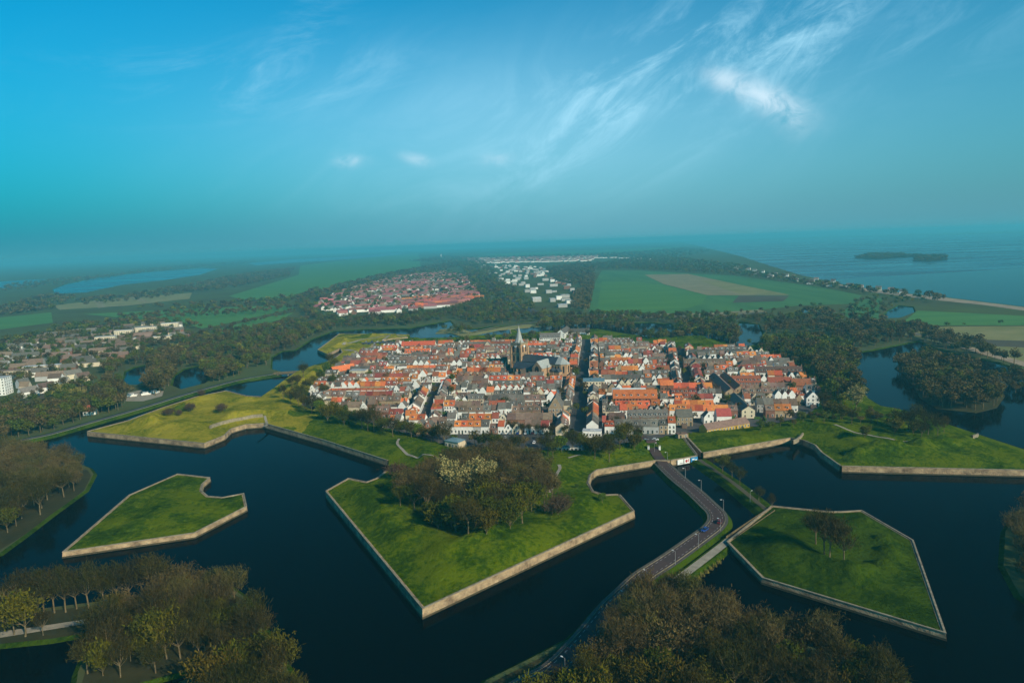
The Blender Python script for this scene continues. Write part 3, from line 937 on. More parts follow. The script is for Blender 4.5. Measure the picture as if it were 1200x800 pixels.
w2 = scatter([(-70, 560), (0, 533), (30, 534), (68, 541), (98, 553), (94, 570), (60, 594), (30, 617), (-10, 638), (-70, 660)], 8.0, GZ)
cluster('in the dark wood at the left edge', 'trees of the dark moat-edge wood', cap(w2, 42), gz, mix(bare=.95, olive=.05), lambda: U(.8, 1.1))
w3 = scatter([(590, 800), (640, 778), (690, 745), (722, 728), (760, 702), (790, 706), (830, 727), (900, 753), (1000, 783), (1050, 806), (1060, 850), (560, 850)], 5.7, GZ)
w3 = [p for p in w3 if dist(np.array([p]), np.array(road), False)[0] > 8.5]
cluster('in the dark wood over the road foot', 'trees of the roadside wood', cap(w3, 58), gz, mix(bare=.50, olive=.36, low=.12, green=.02), lambda: U(.55, 1.05))
w4 = scatter([(1182, 630), (1200, 605), (1290, 590), (1290, 740), (1215, 705), (1184, 668)], 9, GZ)
cluster('in the wood at the far right', 'trees of the wood at the right edge', cap(w4, 11), gz, mix(bare=.8, olive=.2), lambda: U(.8, 1.0))
# wooded bastion
w5 = scatter([(470, 585), (500, 560), (540, 545), (600, 540), (640, 560), (650, 590), (628, 600), (612, 622), (590, 640), (560, 640), (515, 625), (490, 608)], 6.6, 6)
cluster('in the clump on the wooded bastion', 'trees of the wooded bastion', cap(w5, 32), zf, mix(bare=.26, olive=.22, low=.40, green=.12), lambda: U(.75, 1.30))
pp = lambda x, y, z=6: P(x, y, z)
for i, (x, y) in enumerate(((538, 590), (562, 592))):
    p = pp(x, y); add_tree('pale', *p, zf(*p), 1.25 - .05 * i, ('left' if i == 0 else 'right') + ' one of the two pale cream trees towering over the wooded bastion', 'pale twin trees')
for kd, x, y, s, lab in (('green', 706, 594, .42, 'small round green bush near the right corner of the wooded bastion'), ('shrub', 654, 607, 1.5, 'broad reddish-brown bush alone right of the wooded bastion clump'),
                         ('green', 448, 578, .38, 'small round green bush on the left neck of the wooded bastion'), ('olive', 470, 605, .62, 'olive tree standing out left of the wooded bastion clump'),
                         ('shrub', 466, 562, 1.3, 'brown bushy tree on the left neck of the wooded bastion'), ('green', 640, 566, .7, 'yellow-green tree at the back of the wooded bastion clump'),
                         ('green', 787, 501, .95, 'round bright green tree by the brick terrace and the pond'), ('green', 487, 511, .85, 'bright green tree by the park path left of the zinc-roofed pavilion'),
                         ('pale', 1003, 483, .95, 'pale cream tree by the water at the right of the town'), ('green', 676, 572, .3, 'small green shrub on the inner slope of the wooded bastion'),
                         ('green', 703, 400, .6, 'bright lime tree at the far end of the main street')):
    p = pp(x, y, 4); add_tree(kd, *p, zf(*p), s, lab, None)
# tree-topped island
for i, (x, y) in enumerate(((956, 636), (966, 652), (972, 655), (989, 658))):
    p = P(x, y, 5); add_tree('bare', *p, rav_r(*p), 1.0 + .06 * (i % 2), '%s bare tree from the left on the island with tall trees' % ordw(i + 1).capitalize().lower(), 'bare trees on the island')
# embankment trees
for i, (x, y) in enumerate(((842, 553), (853, 560), (862, 568), (884, 588), (899, 597))):
    p = P(x, y, 1.6); add_tree('bare' if i else 'olive', p[0] + 2.2, p[1], 1.5, (.62, .66, .62, .5, .46)[i], '%s tree counted from the gate on the narrow embankment beside the road' % ordw(i + 1), 'trees on the embankment')
# town rampart trees, front
w8 = [pp(x + U(-3, 3), y + U(-2, 2), 5) for x, y in ((462, 512), (470, 508), (480, 512), (495, 512), (505, 510), (513, 514), (520, 518), (583, 528), (575, 524), (590, 532), (668, 532), (672, 524), (660, 530), (680, 533), (690, 535), (700, 530), (708, 534), (716, 528), (724, 531),
                                                    (733, 529), (742, 527), (750, 522), (640, 535), (650, 537), (725, 500), (718, 503), (735, 508), (745, 513), (697, 537), (600, 536), (713, 540), (688, 528))]
cluster('on the rampart between pavilion and gate', 'trees on the town-front rampart', w8, zf, mix(bare=.45, olive=.2, low=.3, green=.05), lambda: U(.62, .98))
w8b = [pp(x, y, 4) for x, y in ((604, 506), (612, 508), (620, 507), (630, 509), (638, 508), (646, 510), (654, 507), (662, 509), (597, 505))]
cluster('among the parked cars', 'car park trees', w8b, zf, mix(bare=1), lambda: U(.42, .55))
w9 = [pp(x + U(-2, 2), y + U(-1.5, 1.5), 4) for x, y in ((342, 462), (347, 470), (352, 478), (358, 483), (365, 488), (340, 476), (332, 470), (376, 488), (383, 494), (390, 490), (398, 496), (408, 498), (416, 500), (424, 502), (372, 478), (357, 466), (348, 456), (366, 452),
                                                        (374, 444), (384, 440), (392, 452), (380, 462), (402, 502), (430, 506), (446, 508), (360, 458), (355, 448), (437, 509), (394, 432), (386, 430))]
cluster('on the rampart left of the town', 'trees on the left rampart', w9, zf, mix(bare=.34, olive=.20, low=.38, green=.08), lambda: U(.75, 1.1))
w10 = [pp(x + U(-3, 3), y + U(-2, 2), 6) for x, y in ((1056, 502), (1062, 507), (1070, 510), (1075, 503), (1082, 508), (1090, 511), (1098, 510), (1050, 509), (1066, 498), (1078, 513), (1108, 509), (1012, 517), (975, 492), (985, 494), (996, 497), (965, 488), (1018, 497))]
cluster('on the right-hand bastion', 'trees on the right-hand bastion', w10, zf, mix(bare=.5, low=.5), lambda: U(.6, 1.0))
for i, (x, y, s) in enumerate(((198, 488, .95), (223, 481, 1.15), (259, 482, 1.1), (237, 469, .8), (210, 487, .7))):
    p = pp(x, y, 6); add_tree('shrub', *p, zf(*p), s, ('lowest', 'largest', 'darkest', 'farthest', 'smallest')[i] + ' reddish bush on the long-grassed corner bastion', 'bushes on the corner bastion')


# ------------------------------------------------------------------ the far woods: one mass
def light_proto(seed, H, spread, n, size):
    g = np.random.default_rng(seed)
    k = 7; C = g.normal(0, 1, (k, 3)); C /= np.linalg.norm(C, axis=1)[:, None]
    C = C * [spread * .55, spread * .55, H * .17] + [0, 0, H * .66]
    w = g.uniform(.5, 1.5, k); i = g.choice(k, n, p=w / w.sum())
    d = g.normal(0, 1, (n, 3)); d /= np.linalg.norm(d, axis=1)[:, None]
    o = C[i] + d * (spread * .5 * g.uniform(.35, 1, (n, 1)) ** .5) * [1, 1, .85]
    o[:, 2] = np.clip(o[:, 2], H * .2, H)
    a = d + g.normal(0, .5, (n, 3)); a /= np.linalg.norm(a, axis=1)[:, None]
    s = np.cross(a, g.normal(0, 1, (n, 3))); s /= np.linalg.norm(s, axis=1)[:, None]
    u = np.cross(a, s); sz = g.uniform(.6, 1.3, (n, 1)) * size
    v = np.stack([o - s * sz * .5, o + s * sz * .5 - u * sz * .15, o + u * sz + s * sz * .2, o + u * sz * .9 - s * sz * .3], 1).reshape(-1, 3)
    f = np.arange(n * 4).reshape(-1, 4)
    # trunk: a tapered four-sided stem
    b = np.array([(math.cos(t), math.sin(t)) for t in (0.3, 1.87, 3.44, 5.0)])
    tv = np.concatenate([np.c_[b * H * .022, np.full(4, -.5)], np.c_[b * H * .010, np.full(4, H * .6)]])
    tf = np.array([(j, (j + 1) % 4, 4 + (j + 1) % 4, 4 + j) for j in range(4)])
    return np.concatenate([v, tv]), np.concatenate([f, tf + len(v)]), np.r_[np.zeros(n, int), np.ones(4, int)]


LP = {'mid': [light_proto(900 + i, 14, 5.2, 420, .80) for i in range(5)], 'far': [light_proto(950 + i, 14, 6.5, 130, 1.7) for i in range(4)], 'dist': [light_proto(980 + i, 12, 9, 60, 3.2) for i in range(3)]}
WV, WF, WM, WT, nv = [], [], [], [], 0
def wood(px, spacing, lod, size=(.75, 1.05), tints=((0, .45),), z=GZ, zf_=None, n=None, base=0.0):
    global nv
    pts = scatter(px, spacing * .9, z, n)
    for x, y in pts:
        v, f, m = random.choice(LP[lod]); s = U(size[0] * .78, size[1] * 1.12); a = U(0, 6.283); c, sn = math.cos(a), math.sin(a)
        w = v * [s * U(.85, 1.4), s * U(.85, 1.4), s]
        zz = zf_(x, y) if zf_ else z
        WV.append(np.c_[w[:, 0] * c - w[:, 1] * sn + x, w[:, 0] * sn + w[:, 1] * c + y, w[:, 2] + zz])
        WF.append(f + nv); WM.append(m); t = random.choice(tints); WT.append(np.full(len(f), U(*t))); nv += len(v)


BR, MX, GRN, YEL = ((0, .4), (0, .4), (0, .4), (.3, .6)), ((0, .4), (0, .4), (.4, .75), (.55, .88)), ((.3, .75), (.5, .9)), ((.8, 1),)
wood([(-60, 525), (0, 512), (0, 492), (60, 482), (100, 470), (132, 470), (140, 481), (100, 492), (60, 505), (10, 516)], 8.5, 'mid', tints=MX)
wood([(40, 488), (70, 472), (100, 478), (92, 488), (60, 500)], 9, 'mid', (.7, .9), MX)
wood([(170, 455), (178, 448), (176, 430), (200, 420), (206, 433), (198, 455), (192, 462), (178, 464)], 7, 'mid', (.9, 1.25), BR)
wood([(238, 436), (245, 428), (262, 424), (280, 430), (285, 438), (262, 446), (246, 449)], 8, 'mid', (.7, 1), MX)
wood([(110, 470), (115, 463), (140, 460), (150, 470), (143, 478), (118, 484)], 9, 'mid', (.9, 1.1), BR)
wood([(-30, 490), (0, 478), (55, 462), (90, 450), (140, 448), (143, 458), (118, 463), (95, 464), (60, 475), (0, 492)], 11, 'mid', (.6, .9), MX)
wood([(60, 464), (75, 458), (104, 460), (98, 466), (70, 472)], 8, 'mid', (.6, .75), ((.93, 1),))
wood([(200, 414), (212, 410), (222, 414), (212, 420)], 9, 'mid', (.8, .9), ((.95, 1),))
wood([(120, 435), (150, 424), (200, 413), (260, 402), (330, 396), (372, 384), (396, 385), (362, 396), (342, 409), (320, 413), (312, 428), (290, 432), (275, 418), (245, 426), (236, 430), (215, 431), (205, 431), (175, 426), (150, 428), (130, 445)], 11, 'mid', (.7, 1.1), MX)
wood([(215, 394), (250, 394), (340, 378), (370, 376), (330, 392), (260, 402), (212, 411)], 14, 'mid', (.7, 1.0), MX)
wood([(330, 396), (372, 378), (345, 360), (360, 352), (372, 372), (400, 376), (460, 373), (520, 366), (548, 358), (560, 352), (585, 360), (600, 368), (640, 372), (640, 377), (607, 378), (560, 380), (545, 375), (528, 373), (500, 378), (480, 382), (430, 383), (392, 385), (365, 394), (345, 407)], 13, 'mid', (.7, 1.05), MX)
wood([(516, 388), (545, 387), (552, 391), (540, 393), (528, 390)], 13, 'mid', (.7, 1.0), ((.3, .7),), z=1.5)
wood([(538, 309), (556, 307), (575, 325), (600, 352), (640, 366), (612, 368), (590, 362), (563, 348), (548, 325)], 24, 'far', (.8, 1.2), MX)
wood([(558, 306), (566, 306), (590, 330), (618, 352), (608, 355), (584, 338)], 24, 'far', (.7, 1), MX)
wood([(668, 362), (676, 345), (690, 322), (697, 322), (692, 350), (688, 366)], 15, 'far', (.7, 1), ((.28, .38),))
wood([(640, 316), (690, 308), (700, 313), (694, 322), (680, 335), (655, 333)], 22, 'far', (.8, 1.1), BR)
wood([(628, 386), (650, 375), (700, 376), (742, 379), (742, 392), (735, 390), (700, 384), (655, 387)], 10, 'mid', (.7, 1.0), MX)
wood([(640, 372), (700, 371), (800, 372), (900, 374), (950, 378), (900, 384), (866, 376), (858, 385), (830, 387), (800, 387), (787, 378), (740, 376), (690, 376)], 13, 'mid', (.7, 1.0), MX)
wood([(792, 392), (800, 388), (860, 387), (864, 396), (864, 406), (840, 398), (800, 396)], 9, 'mid', (.9, 1.2), MX, z=2)
wood([(742, 394), (765, 395), (792, 394), (800, 399), (765, 401)], 9, 'mid', (.7, 1.0), MX, z=3)
wood([(895, 404), (940, 401), (985, 405), (1002, 420), (1002, 450), (1012, 466), (1000, 478), (978, 478), (966, 455), (948, 432), (915, 414), (893, 412)], 8.5, 'mid', (.85, 1.2), MX, z=4)
wood([(897, 392), (900, 384), (960, 380), (1020, 383), (1080, 388), (1140, 406), (1196, 429), (1160, 422), (1128, 415), (1094, 406), (1076, 398), (1045, 403), (1020, 409), (1006, 410), (965, 391), (930, 391)], 11, 'mid', (.75, 1.1), BR)
wood([(1051, 433), (1062, 440), (1075, 455), (1082, 466), (1100, 477), (1142, 481), (1165, 476), (1174, 464), (1156, 446), (1126, 432), (1090, 423), (1062, 424)], 7.5, 'mid', (.75, 1.05), BR, z=1.4)
wood([(1170, 452), (1215, 470), (1215, 445), (1180, 436)], 9, 'mid', (.6, .8), BR)
wood([(900, 376), (960, 364), (1000, 376), (1030, 376), (1060, 380), (1060, 388), (1000, 381), (950, 379)], 17, 'far', (.6, .9), MX)
wood([(985, 367), (1010, 351), (1060, 349), (1074, 357), (1050, 357), (1028, 372), (1000, 377)], 20, 'far', (.4, .75), GRN)
wood([(690, 316), (700, 309), (800, 313), (870, 319), (930, 328), (1000, 338), (1060, 345), (1108, 351), (1100, 356), (1060, 350), (1000, 343), (930, 333), (870, 324), (800, 319), (740, 316)], 23, 'far', (.75, 1.05), MX)
wood([(700, 310), (760, 300), (800, 303), (840, 309), (880, 313), (870, 319), (800, 313)], 30, 'far', (.8, 1.1), MX)
wood([(690, 300), (800, 291), (835, 294), (800, 301), (720, 303)], 70, 'dist', (.8, 1.2), MX)
for q in lake_islets: wood(q, 17, 'far', (.7, .95), BR)
wood([(85, 352), (150, 347), (230, 333), (262, 326), (300, 319), (345, 314), (338, 324), (270, 338), (222, 343), (180, 350), (100, 357)], 34, 'dist', (.8, 1.1), BR)
wood([(-60, 376), (0, 362), (60, 345), (88, 350), (62, 362), (0, 371)], 30, 'dist', (.8, 1.1), BR)
wood([(-60, 412), (0, 404), (60, 388), (140, 378), (230, 380), (240, 386), (150, 386), (60, 401), (0, 415)], 22, 'far', (.8, 1.1), MX)
wood([(140, 372), (230, 366), (300, 363), (340, 358), (342, 363), (290, 370), (230, 373), (150, 379)], 26, 'far', (.7, 1), BR)
wood([(190, 365), (300, 352), (350, 348), (372, 338), (380, 344), (340, 356), (240, 364)], 34, 'dist', (.7, 1), MX)
wood([(345, 348), (400, 334), (440, 324), (490, 314), (540, 306), (545, 312), (490, 320), (440, 332), (400, 342), (362, 356)], 34, 'dist', (.7, 1), BR)
wood([(246, 387), (345, 364), (346, 367), (250, 390)], 20, 'far', (.5, .7), BR)
wood([(150, 360), (340, 349), (342, 351), (150, 363)], 36, 'dist', (.6, .8), BR)
wood([(480, 306), (520, 300), (560, 302), (560, 306), (540, 309)], 50, 'dist', (.8, 1.1), BR)
wood([(560, 302), (690, 298), (800, 292), (690, 302), (620, 307)], 80, 'dist', (.8, 1.2), BR)
wood([(-60, 350), (-60, 343), (60, 328), (150, 322), (60, 335)], 60, 'dist', (.8, 1.2), BR)
wood([(110, 324), (200, 312), (300, 305), (300, 308), (200, 316), (120, 326)], 80, 'dist', (.8, 1.2), BR)
wood([(700, 372), (780, 370), (890, 366), (960, 357), (962, 359), (900, 368), (790, 373)], 26, 'far', (.35, .6), MX)
wood([(380, 365), (400, 345), (450, 332), (520, 322), (556, 345), (545, 355), (450, 366)], 25, 'far', (.45, .85), MX)
wood([(362, 366), (375, 352), (392, 345), (440, 330), (480, 321), (522, 317), (548, 325), (564, 345), (560, 356), (548, 342), (520, 325), (480, 330), (440, 338), (400, 352), (385, 366)], 24, 'far', (.6, .95), MX)
wood([(0, 455), (0, 410), (100, 390), (200, 385), (215, 400), (130, 425), (60, 445)], 12, 'mid', (.5, .85), MX)
wood([(1060, 382), (1215, 380), (1215, 382), (1060, 384)], 28, 'far', (.35, .5), GRN)
wood([(875, 404), (890, 410), (908, 420), (940, 432), (955, 455), (945, 430), (905, 412)], 8, 'mid', (.55, .8), MX, z=3.2)
wood([(960, 480), (1000, 485), (1030, 492), (1050, 498), (1020, 503), (970, 493)], 10, 'mid', (.35, .6), BR, z=5, zf_=zf)
wood([(880, 502), (930, 496), (965, 492), (985, 498), (930, 503), (885, 508)], 8, 'mid', (.4, .6), MX, z=5, zf_=zf)
wood([(520, 402), (598, 398), (640, 395), (690, 391), (695, 395), (620, 400), (530, 404)], 10, 'mid', (.45, .75), MX, z=4)
# garden trees between the houses
wood([(372, 480), (400, 440), (470, 415), (620, 408), (760, 410), (900, 425), (950, 455), (930, 485), (760, 492), (560, 495), (440, 490)], 21, 'mid', (.38, .66), MX, z=3)
wood([(355, 478), (368, 486), (400, 490), (470, 510), (560, 526), (640, 527), (640, 522), (560, 520), (480, 503), (400, 482), (362, 474)], 8, 'mid', (.4, .7), MX, z=4, zf_=zf)
for x, y in OVER:   # the rest of the near woods, as detailed as the trees in front of them
    _, _, w, v, f = random.choice(PROTO['bare'] + PROTO['olive'][:2]); s = U(.75, 1.0); a = U(0, 6.283); c, sn = math.cos(a), math.sin(a)
    q = [g_ for g_ in w.f if len(g_) == 4]; V_ = np.concatenate([v, np.array(w.v)]) * s; F_ = np.concatenate([f, np.array(q) + len(v)])
    zz = zf(x, y) if inside([(x, y)], fort_c)[0] else GZ
    WV.append(np.c_[V_[:, 0] * c - V_[:, 1] * sn + x, V_[:, 0] * sn + V_[:, 1] * c + y, V_[:, 2] + zz]); WF.append(F_ + nv)
    WM.append(np.r_[np.zeros(len(f), int), np.ones(len(q), int)]); WT.append(np.full(len(F_), U(.1, .42))); nv += len(V_)
np_wood = np_mesh('woodland', np.concatenate(WV), np.concatenate(WF), [M['wood'], M['bark']], np.concatenate(WT), np.concatenate(WM))
tag(link('woodland', np_wood), 'brown and olive spring woods round the fortress and across the plain', 'woodland', None, 'stuff')
# reeds and bank growth along the path embankment
rb = MB()
for i in range(900):
    t = U(0.33, .75); p = pth[int(t * (len(pth) - 1))]
    x, y = p[0] + 3.4 + U(-.6, .8), p[1] - 3.2 + U(-.8, .6); h = U(.5, 1.8); a = U(0, 6.28)
    rb.poly([(x - .1 * math.cos(a), y - .1 * math.sin(a), .2), (x + .1 * math.cos(a), y + .1 * math.sin(a), .2), (x + U(-.4, .4), y + U(-.4, .4), .3 + h)])
tag(rb.build('reeds', M['reed']), 'yellowish reeds on the bank of the path embankment', 'reeds', None, 'stuff')


# ------------------------------------------------------------------ the old town
A0, A1 = Vector(P(677, 507, 3)), Vector(P(688, 395, 3))
UA = (A1 - A0).normalized(); VA = Vector((UA.y, -UA.x)); TROT = math.atan2(VA.y, VA.x)
def tw(a, b):
    q = A0 + VA * a + UA * b; return (q.x, q.y)
def to_ab(p):
    q = Vector(p) - A0; return q.dot(VA), q.dot(UA)

PZ = 3.0
ROOFS = {'orange': 'orange', 'redtile': 'red', 'browntile': 'brown', 'slate': 'grey'}
WALLS = {'white': 'white', 'cream': 'cream', 'redbrick': 'red brick', 'tanbrick': 'yellow brick', 'greywall': 'grey'}


def wall_mb(w, d, e, r, kind, pattern, step=2.3, both=True):
    """Closed body of a building, window panes as slightly proud pattern when asked for."""
    b = MB()
    if kind == 'side': b.prism([(-d / 2, -.6), (d / 2, -.6), (d / 2, e), (0, e + r - .15), (-d / 2, e)], 'x', -w / 2, w / 2)
    elif kind == 'front':
        b.prism([(-w / 2, -.6), (w / 2, -.6), (w / 2, e), (0, e + r - .15), (-w / 2, e)], 'y', -d / 2, d / 2)
        b.prism([(-w / 2, e * .5), (w / 2, e * .5), (w / 2, e + .1), (.5, e + r + .35), (-.5, e + r + .35), (-w / 2, e + .1)], 'y', -d / 2 - .12, -d / 2 + .18)
    else: b.box((0, 0, e / 2 - .3), (w, d, e + .6))
    if pattern:
        nx = max(1, int(w / step)); nf = max(1, int(e / 2.8))
        for sgn in ((-1, 1) if both else (-1,)):
            y = sgn * (d / 2 + (.15 if kind == 'front' and sgn < 0 else .03))
            for f in range(nf):
                for i in range(nx):
                    x = -w / 2 + (i + .5) * w / nx; z = f * 2.8 + 1.75
                    q = [(x - .5, y, z - .75), (x + .5, y, z - .75), (x + .5, y, z + .75), (x - .5, y, z + .75)]
                    b.poly(q if sgn < 0 else q[::-1], 1)
        for sgn in (-1, 1):
            nx2 = max(1, int(d / 3.4)); x = sgn * (w / 2 + .03)
            for f in range(nf):
                for i in range(nx2):
                    y = -d / 2 + (i + .5) * d / nx2; z = f * 2.8 + 1.75
                    q = [(x, y - .45, z - .7), (x, y + .45, z - .7), (x, y + .45, z + .7), (x, y - .45, z + .7)]
                    b.poly(q if sgn > 0 else q[::-1], 1)
    return b


def roof_mb(w, d, e, r, kind):
    b = MB()
    if kind in ('side', 'front'):
        h = (d if kind == 'side' else w) / 2; o = .35 if kind == 'side' else .12
        k = r / h
        pr = [(-h - o, e - o * k + .02), (0, e + r + .02), (h + o, e - o * k + .02), (h + o, e - o * k + .2), (0, e + r + .24), (-h - o, e - o * k + .2)]
        if kind == 'side': b.prism(pr[::-1], 'x', -w / 2 - .08, w / 2 + .08)
        else: b.prism(pr[::-1], 'y', -d / 2 + .2, d / 2 + .15)
    elif kind == 'mansard':
        b.prism([(-d / 2 - .25, e), (d / 2 + .25, e), (d / 2 - .9, e + 2.7), (0, e + 3.7), (-d / 2 + .9, e + 2.7)], 'x', -w / 2, w / 2)
    elif kind == 'hip':
        i = min(w, d) / 2 * .95; o = .4
        v = [(-w / 2 - o, -d / 2 - o, e), (w / 2 + o, -d / 2 - o, e), (w / 2 + o, d / 2 + o, e), (-w / 2 - o, d / 2 + o, e)]
        t = [(-w / 2 + i, 0, e + r), (w / 2 - i, 0, e + r)] if w >= d else [(0, -d / 2 + i, e + r), (0, d / 2 - i, e + r)]
        if w >= d:
            b.poly([v[0], v[1], t[1], t[0]]); b.poly([v[1], v[2], t[1]]); b.poly([v[2], v[3], t[0], t[1]]); b.poly([v[3], v[0], t[0]])
        else:
            b.poly([v[0], v[1], t[0]]); b.poly([v[1], v[2], t[1], t[0]]); b.poly([v[2], v[3], t[1]]); b.poly([v[3], v[0], t[0], t[1]])
        b.poly(v[::-1])
    else:
        b.box((0, 0, e + .12), (w + .3, d + .3, .24)); b.box((0, -d * .1, e + .5), (w * .25, d * .25, .6))
    return b


WINM = None
def window_mesh():
    global WINM
    if WINM is None:
        b = MB(); b.box((0, 0, 0), (1.25, .10, 1.75), 0); b.box((0, -.04, .42), (1.0, .06, .65), 1); b.box((0, -.04, -.40), (1.0, .06, .75), 1)
        WINM = b.mesh('window', [M['frame'], M['glass']])
    return WINM
CHM = {}
def chimney_mesh(m):
    if m not in CHM:
        b = MB(); b.box((0, 0, 0), (.75, .6, 2.2)); b.box((0, 0, 1.18), (.9, .75, .16)); b.tube([(-.15, 0, 1.26), (-.15, 0, 1.65)], [.12, .1], 6); b.tube([(.18, 0, 1.26), (.18, 0, 1.6)], [.12, .1], 6)
        CHM[m] = b.mesh('chimney', M[m])
    return CHM[m]
DOM = {}
def dormer_mesh(m):
    if m not in DOM:
        b = MB(); b.box((0, .7, 0), (1.5, 1.7, 1.4), 0); b.box((0, -.18, .02), (1.1, .06, .9), 1); b.box((0, .65, .76), (1.8, 2.0, .12), 2)
        DOM[m] = b.mesh('dormer', [M['frame'], M['glass'], M[m]])
    return DOM[m]
DRM = []
def door_mesh():
    if not DRM:
        b = MB(); b.box((0, 0, 1.05), (1.0, .1, 2.1), 0); b.box((0, -.01, 2.35), (1.0, .09, .45), 1); DRM.append(b.mesh('door', [M['door'], M['glass']]))
    return DRM[0]


def house_parts(t, h, detail):
    w, d, e, r, k = h['w'], h['d'], h['e'], h['r'], h['k']
    wall_mb(w, d, e, r, k, not detail).build('wall', [M[h['wall']], M['glass']], t)
    rf = roof_mb(w, d, e, r, k).build('roof', [M[h['roof']]], t)
    if h['ch'] and k != 'flat':
        top = e + (r if k in ('side', 'front') else 3.4)
        for s in ((-1, 1) if h['ch'] == 2 else (1,)):
            p = (s * (w / 2 - .5), .3, top + .3) if k != 'front' else (.1, s * (d / 2 - 1.2), top + .3)
            link('chimney', chimney_mesh('redbrick' if h['wall'] != 'white' else 'browntile'), rf, p)
    if h['dm'] and k in ('side', 'mansard'):
        n = max(1, int(w / 3.2))
        for i in range(n):
            sl = r / (d / 2) if k == 'side' else 2.7 / 1.15
            yy = -d / 2 + 1.2 if k == 'side' else -d / 2 + .25
            link('dormer', dormer_mesh(h['roof']), rf, (-w / 2 + (i + .5) * w / n, yy, e + (1.2 * sl + .55 if k == 'side' else 1.35)))
    if detail:
        nx = max(2, int(w / 2.4)); nf = max(1, int(e / 2.8)); y = -d / 2 - (.15 if k == 'front' else .04)
        dc = random.randrange(nx)
        for f in range(nf):
            for i in range(nx):
                x = -w / 2 + (i + .5) * w / nx
                if f == 0 and i == dc: link('door', door_mesh(), t, (x, y, 0)); continue
                link('window', window_mesh(), t, (x, y, f * 2.8 + 1.75))
        if k == 'front': link('window', window_mesh(), t, (0, y, e + r * .38))


RESERVED = []   # (centre x, y, half w, half d, rotation)
def reserve(x, y, w, d, rot, pad=1.5): RESERVED.append((x, y, w / 2 + pad, d / 2 + pad, rot))
def blocked(x, y, w, d, rot):
    c, s = math.cos(rot), math.sin(rot)
    for fx in (-.5, 0, .5):
        for fy in (-.5, 0, .5):
            px_, py_ = x + fx * w * c - fy * d * s, y + fx * w * s + fy * d * c
            for X, Y, hw, hd, r in RESERVED:
                a, b = px_ - X, py_ - Y; u = a * math.cos(r) + b * math.sin(r); v = -a * math.sin(r) + b * math.cos(r)
                if abs(u) < hw and abs(v) < hd: return True
    return False


def building(label, px, py, w, d, e, r, rel, k, wall, roof, name='building', cat='building', dm=0, ch=1, group=None, detail=True, z=PZ):
    x, y = P(px, py, z); rot = TROT + R(rel)
    t = thing(name, label, cat, (x, y, z), rot, group)
    house_parts(t, dict(w=w, d=d, e=e, r=r, k=k, wall=wall, roof=roof, ch=ch, dm=dm), detail)
    if z == PZ: reserve(x, y, w, d, rot)
    return t


